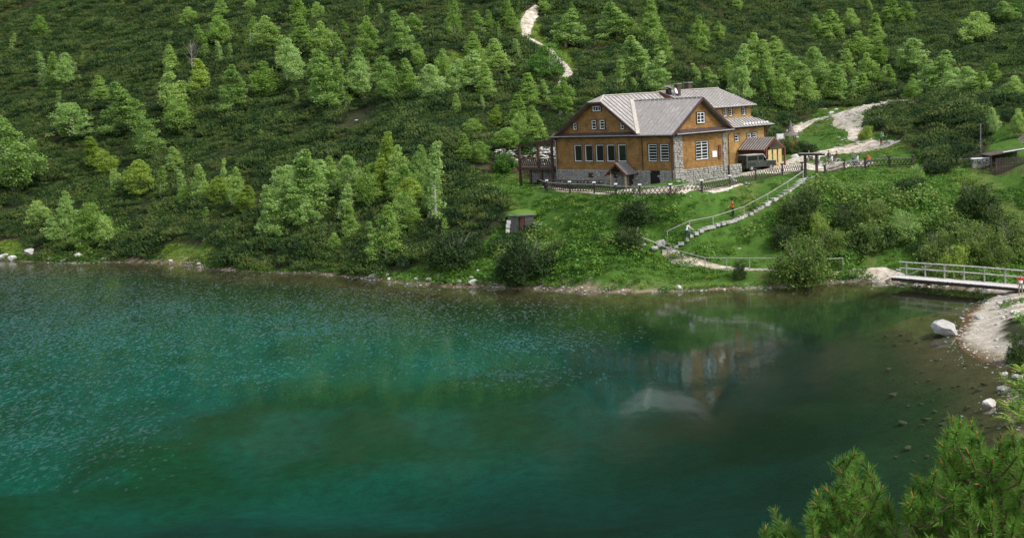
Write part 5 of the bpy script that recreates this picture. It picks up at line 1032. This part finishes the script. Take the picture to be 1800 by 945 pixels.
MB().bar((.86,-.8,1.18),(.38,-.8,1.9),.07).bar((.86,.8,1.18),(.38,.8,1.9),.07).bar((.86,-.8,1.2),(.86,.8,1.2),.06).build('windscreen_frame', M['pale_top'], car)
for x0, x1 in ((-.35,.25),(-1.95,-.55)): MB().box(x0, x1, -.825, -.79, 1.3, 1.78).build('side_window', M['glass'], car); MB().box(x0, x1, .79, .825, 1.3, 1.78).build('side_window', M['glass'], car)
dr = MB().box(-.5, .45, -.87, -.852, .55, 1.2).build('door', M['olive'], car); MB().box(-.45, -.3, -.89, -.871, 1.02, 1.06).build('handle', M['metal'], dr)
for x in (-1.45, 1.4):
    for y in (-.86, .68):
        w_ = MB().tube([(x,y,.38),(x,y+.2,.38)], .38, 16).build('wheel', M['tyre'], car); MB().tube([(x,y-.01,.38),(x,y+.21,.38)], .2, 12).build('rim', M['metal'], w_)
    MB().prism([(x-.55,-.9,.6),(x-.38,-.9,.86),(x+.38,-.9,.86),(x+.55,-.9,.6),(x+.55,-.9,.66),(x+.42,-.9,.93),(x-.42,-.9,.93),(x-.55,-.9,.66)], (0,.12,0)).build('wheel_arch', M['dark'], car)
MB().box(2.2, 2.3, -.85, .85, .5, .62).build('bumper', M['dark'], car); MB().box(2.2, 2.22, -.4, .4, .66, 1.04).build('grille', M['dark'], car)
for y in (-.62, .62): MB().tube([(2.18,y,.88),(2.24,y,.88)], .11, 10).build('headlight', M['white'], car)
MB().box(-2.45, -2.2, -.35, .35, .75, 1.4).build('spare_wheel', M['tyre'], car); MB().bar((.55,-.85,1.25),(.6,-1.05,1.35),.04).box(.55,.62,-1.12,-.98,1.3,1.5).build('wing_mirror', M['dark'], car)
# ================================================================ PEOPLE
M['skin'] = mat('skin', (.55,.33,.23), (.5,.29,.2), bump=0); M['hair'] = mat('dark_hair', (.06,.04,.03), (.04,.03,.02), bump=0); M['shoe'] = mat('shoes', (.05,.045,.04), (.04,.03,.03), bump=0)
CL = {}
for k_, c_ in dict(green=(.10,.42,.14), orange=(.80,.17,.03), white=(.78,.77,.75), red=(.62,.06,.04), navy=(.05,.06,.28), maroon=(.16,.05,.05), grey=(.16,.17,.19), khaki=(.33,.28,.2), black=(.03,.03,.035), blue=(.12,.2,.4)).items():
    CL[k_] = mat('cloth_'+k_, c_, tuple(q*.75 for q in c_), scale=6, bump=.2)
def person(label, loc, rz, pose, shirt, trousers, extra=None, hair='hair', sc=1.):
    J = dict(pel=(0,0,.95), spi=(0,0,1.15), che=(0,0,1.36), nek=(0,.0,1.50), hed=(0,.01,1.60), cro=(0,0,1.73))
    for s, n in ((-1, 'l'), (1, 'r')):
        J.update({'sh'+n: (s*.17,0,1.41), 'el'+n: (s*.25,.0,1.14), 'wr'+n: (s*.26,.08,.90), 'hp'+n: (s*.09,0,.92), 'kn'+n: (s*.11,.02,.50), 'an'+n: (s*.11,-.02,.09), 'to'+n: (s*.13,.15,.04)})
    if pose == 'camera': J.update(ell=(-.27,.18,1.28), wrl=(-.09,.26,1.56), elr=(.27,.18,1.28), wrr=(.09,.26,1.56))
    if pose == 'point': J.update(ell=(-.38,.1,1.42), wrl=(-.62,.15,1.55), elr=(.24,.16,1.22), wrr=(.2,.36,1.1))
    if pose == 'climb':
        for k_ in ('spi','che','nek','hed','cro','shl','shr'): x, y, z = J[k_]; J[k_] = (x, y+(z-.95)*.45, .95+(z-.95)*.88)
        J.update(ell=(-.26,.32,1.08), wrl=(-.24,.48,.92), elr=(.26,.42,1.12), wrr=(.26,.60,1.02), knr=(.11,.30,.62), anr=(.11,.24,.22), tor=(.12,.40,.18), knl=(-.11,.06,.50), anl=(-.11,-.16,.12), tol=(-.12,-.02,.04))
    if pose == 'walk': J.update(knr=(.1,.16,.52), anr=(.1,.22,.09), tor=(.11,.38,.05), knl=(-.1,.0,.5), anl=(-.1,-.25,.14), tol=(-.11,-.10,.04), wrr=(.25,-.05,.9), wrl=(-.24,.22,.95))
    if pose == 'sit':
        dz = -.50
        for k_ in list(J): x, y, z = J[k_]; J[k_] = (x, y, z+dz) if z > .85 else J[k_]
        for s, n in ((-1,'l'),(1,'r')): J.update({'hp'+n: (s*.09,0,.44), 'kn'+n: (s*.12,.42,.47), 'an'+n: (s*.12,.42,.08), 'to'+n: (s*.12,.58,.04), 'el'+n: (s*.25,.1,.68), 'wr'+n: (s*.14,.33,.62)})
    E_ = [('pel','spi'),('spi','che'),('che','nek'),('nek','hed'),('hed','cro')]; rd = dict(pel=.125, spi=.115, che=.13, nek=.052, hed=.095, cro=.06)
    for n in 'lr':
        E_ += [('che','sh'+n),('sh'+n,'el'+n),('el'+n,'wr'+n),('pel','hp'+n),('hp'+n,'kn'+n),('kn'+n,'an'+n),('an'+n,'to'+n)]
        rd.update({'sh'+n: .062, 'el'+n: .045, 'wr'+n: .028, 'hp'+n: .088, 'kn'+n: .062, 'an'+n: .042, 'to'+n: .035})
        w_ = Vector(J['wr'+n]); d = (w_-Vector(J['el'+n])).normalized(); sd3 = d.cross(Vector((1,0,0))).normalized(); pal = w_+d*.06; J['pa'+n] = tuple(pal); rd['pa'+n] = .030; E_.append(('wr'+n, 'pa'+n))
        for f in range(5):
            off = sd3*((f-2)*.02); ln = (.055,.078,.085,.078,.062)[f]; a = pal+off+d*.02 if f else w_+d*.02+sd3*-.045; b = a+d*ln*.55+Vector((0,.01,0)); c = b+d*ln*.4+Vector((0,.022,-.004))
            for q, nm, rr in ((a,'a',.010),(b,'b',.009),(c,'c',.007)): J[f'f{n}{f}{nm}'] = tuple(q); rd[f'f{n}{f}{nm}'] = rr
            E_ += [('pa'+n if f else 'wr'+n, f'f{n}{f}a'), (f'f{n}{f}a', f'f{n}{f}b'), (f'f{n}{f}b', f'f{n}{f}c')]
    J['nos'] = tuple(Vector(J['hed'])+Vector((0,.105,-.0))); rd['nos'] = .016; E_.append(('hed','nos'))
    ks = list(J); me = bpy.data.meshes.new('body'); me.from_pydata([J[k_] for k_ in ks], [(ks.index(a), ks.index(b)) for a, b in E_], []); tmp = bpy.data.objects.new('body', me); C.objects.link(tmp)
    m = tmp.modifiers.new('skin', 'SKIN'); m.branch_smoothing = .6
    for i, k_ in enumerate(ks): sv = me.skin_vertices[0].data[i]; q = rd[k_]; sv.radius = (q, q*(.72 if k_ in ('che','spi','pel') else 1)) ; sv.use_root = (k_ == 'pel')
    tmp.modifiers.new('sub', 'SUBSURF').levels = 1; dg = bpy.context.evaluated_depsgraph_get(); nm_ = bpy.data.meshes.new_from_object(tmp.evaluated_get(dg)); bpy.data.objects.remove(tmp)
    for q in (M['skin'], CL[shirt], CL[trousers], M['shoe']): nm_.materials.append(q)
    segs = []
    for a, b in E_:
        if a in ('pel','spi','che') and b in ('spi','che') or a[:2] in ('sh',) or (a == 'che' and b[:2] == 'sh') or (a == 'che' and b == 'nek'): mi = 1
        elif a[:2] == 'el': mi = 1
        elif a[:2] in ('hp','kn') or b[:2] == 'hp': mi = 2
        elif a[:2] == 'an': mi = 3
        else: mi = 0
        A_ = Vector(J[a]); B_ = Vector(J[b]) if b != 'nek' else Vector(J[a]).lerp(Vector(J[b]), .75)
        segs.append((A_, B_, mi))
    for pl_ in nm_.polygons:
        c = pl_.center; best = min(segs, key=lambda sg: ((c-sg[0]-(sg[1]-sg[0])*max(0, min(1, (c-sg[0]).dot(sg[1]-sg[0])/max(1e-6, (sg[1]-sg[0]).length_squared)))).length)); pl_.material_index = best[2]; pl_.use_smooth = True
    o = thing('person', label, 'person', tuple(loc), rz, None, sc); inst('body', nm_, o)
    hc = Vector(J['hed']).lerp(Vector(J['cro']), .45); hb = MB(); n1 = 10
    vs = []; 
    for j in range(5):
        th_ = j/4*1.75
        for k2 in range(n1): a = k2*2*math.pi/n1; fr_ = .35 if math.sin(a) > .3 else 1; t_ = th_*(fr_ if j > 2 else 1)*1.0; vs.append((hc.x+.105*math.sin(t_)*math.cos(a), hc.y-.012+.115*math.sin(t_)*math.sin(a), hc.z+.10*math.cos(t_)))
    hb.add(vs, [(j*n1+k2, j*n1+(k2+1) % n1, (j+1)*n1+(k2+1) % n1, (j+1)*n1+k2) for j in range(4) for k2 in range(n1)]); hb.build('hair', M[hair], o, smooth=True)
    fc = Vector(J['hed']); eb = MB()
    for s in (-1, 1): eb.box(fc.x+s*.035-.011, fc.x+s*.035+.011, fc.y+.078, fc.y+.092, fc.z+.028, fc.z+.038)
    eb.build('eyes', M['dark'], o); MB().box(fc.x-.024, fc.x+.024, fc.y+.07, fc.y+.089, fc.z-.052, fc.z-.044).build('mouth', CL['maroon'], o)
    for s in (-1, 1): MB().box(fc.x+s*.094-.008, fc.x+s*.094+.008, fc.y-.02, fc.y+.02, fc.z-.02, fc.z+.04).build('ear', M['skin'], o)
    return o
to_cam = R(180)
def at_px(x, y, dz=0, tmin=60): g = ground(x, y, tmin); return (g[0], g[1], g[2]+dz)
person('person in green shirt and dark red trousers standing at the top of the gravel path', at_px(1549, 256), R(-60), 'camera', 'green', 'maroon')
person('person in orange top on the stone stairs with one arm stretched out over the handrail', at_px(1289, 389), R(120), 'point', 'orange', 'black')
person('person in white top and blue trousers bending forward low on the stairs', at_px(1207, 424), R(-55), 'climb', 'white', 'navy')
pr = person('person in red and white top at the right edge by the end of the footbridge', at_px(1794, 521), R(170), 'stand', 'red', 'khaki')
MB().tube([(0,.0,1.02),(0,.0,1.22)], [.165,.160], 12).build('white_shirt_hem', M['white'], pr)
for x, y, sh, tr, rz, l in [(1526,290,'orange','grey',150,'person in bright orange top sitting behind the short fence'),(1440,289,'white','grey',100,'person in white top sitting right of the gate posts'),(1463,291,'white','khaki',60,'second person in white seated behind the short fence, near its left end'),(1471,285,'maroon','grey',40,'person in dark red top seated behind the short fence'),(1500,287,'grey','black',190,'person in grey top seated in the middle behind the short fence'),(1508,291,'white','blue',80,'person in white top seated left of the one in orange'),(1422,283,'maroon','black',230,'person in dark red clothes seated just behind the gate'),(1457,284,'black','grey',200,'dark clothed person seated behind the left part of the short fence')]:
    q = at_px(x, y); person(l, q, R(rz), 'sit', sh, tr)
    bq_ = thing('bench', 'low wooden bench under the seated '+' '.join(l.replace('person in ','').replace('dark clothed person','dark clothed one').split()[:4]).replace(' seated','').replace(' sitting','')+' figure', 'bench', q, R(rz)); MB().box(-.45, .45, -.2, .16, .30, .36).build('seat', M['grey_wood'], bq_)
    for s in (-1, 1): MB().box(s*.38-.04, s*.38+.04, -.18, .14, -.2, .30).build('leg', M['grey_wood'], bq_)
q = hw(1.6, 19.6, 9.93); person('dark dressed person standing on the timber terrace beside the chalet', tuple(q), TH+R(90), 'stand', 'black', 'black')

# shrubs that run into each other on the bank, rubble heap behind the terrace
X, Y, Z, px, py, sdv, g_, y_, pd, npn, lx, ly, r = candidates(.85, -20, 80, 95, 150, 17)
SHZ = [[(1060,350),(1150,352),(1190,400),(1160,440),(1100,455),(1040,420)],[(1370,335),(1450,320),(1620,360),(1800,390),(1800,470),(1560,470),(1480,440),(1360,400),(1230,455),(1190,440),(1290,400)],[(1480,320),(1650,340),(1680,400),(1500,390)],[(880,440),(960,400),(990,440),(970,500),(850,500)]]
inz = np.zeros(len(X), bool)
for z_ in SHZ: inz |= inpoly(px, py, z_)
k = inz & (pd > 1.1) & ~npn & (vnoise(X+60, Y+20, 3.4) > .36) & (sdv > 1.5); hh = (.7+1.1*vnoise(X+14, Y+3, 2.5))[k]
P_ = np.stack([X, Y, Z-.05], -1)[k]; dk_ = vnoise(X+90, Y+70, 5)[k] > .64
grow('low_bank_shrubs', P_[dk_], hh[dk_], [clump_pine(i+40) for i in range(3)]); grow('leafy_bank_shrubs', P_[~dk_], hh[~dk_]*1.25, [clump_herb(i+50, q, .75, 95, .09, .7) for i, q in enumerate(('willow','leaf_dark','willow'))])
hp = [ground(*p) for p in ((872,276),(900,274),(930,272),(960,272),(985,270))]
def on_heap(r):
    i = r.integers(0, 4); t = r.uniform(); q = hp[i]*(1-t)+hp[i+1]*t; a = r.normal()*.9; return (q[0]+a*.3, q[1]+a, z1(q[0]+a*.3, q[1]+a)+r.uniform(0, .75)*max(0, 1-abs(a)/1.4))
scatter_stones('rubble_heap', on_heap, 420, .15, .42, 21)

# leafy undergrowth in patches between the dwarf pines, boulders showing through here and there
X, Y, Z, px, py, sdv, g_, y_, pd, npn, lx, ly, r = candidates(1.25, -120, 130, 60, 345, 23)
m_ = vnoise(X+300, Y+40, 9)*.6+vnoise(X+11, Y+5, 3)*.4 + np.where((px > 180) & (px < 900) & (py > 300), .05, 0) + np.where((px > 750) & (px < 1000) & (py < 200), .08, 0)
k = ~g_ & ~npn & (pd > 1.6) & (m_ > .645); grow('leafy_undergrowth', np.stack([X, Y, Z+.15], -1)[k], (.7+1.0*r.uniform(size=len(X)))[k], [clump_herb(i+70, q, .9, 80, .075, .75) for i, q in enumerate(('herb','herb','willow'))])
X, Y, Z, px, py, sdv, g_, y_, pd, npn, lx, ly, r = candidates(2.2, -110, 125, 90, 330, 29)
sel = np.where(~npn & (pd > .4) & (((~g_) & (r.uniform(size=len(X)) < .012)) | (g_ & (r.uniform(size=len(X)) < .03))))[0]
def on_slope(r2):
    i = sel[r2.integers(0, len(sel))]; return (X[i]+r2.normal()*.4, Y[i]+r2.normal()*.4, Z[i]+(.35 if not g_[i] else 0))
scatter_stones('slope_stones', on_slope, 150, .12, .5, 30)
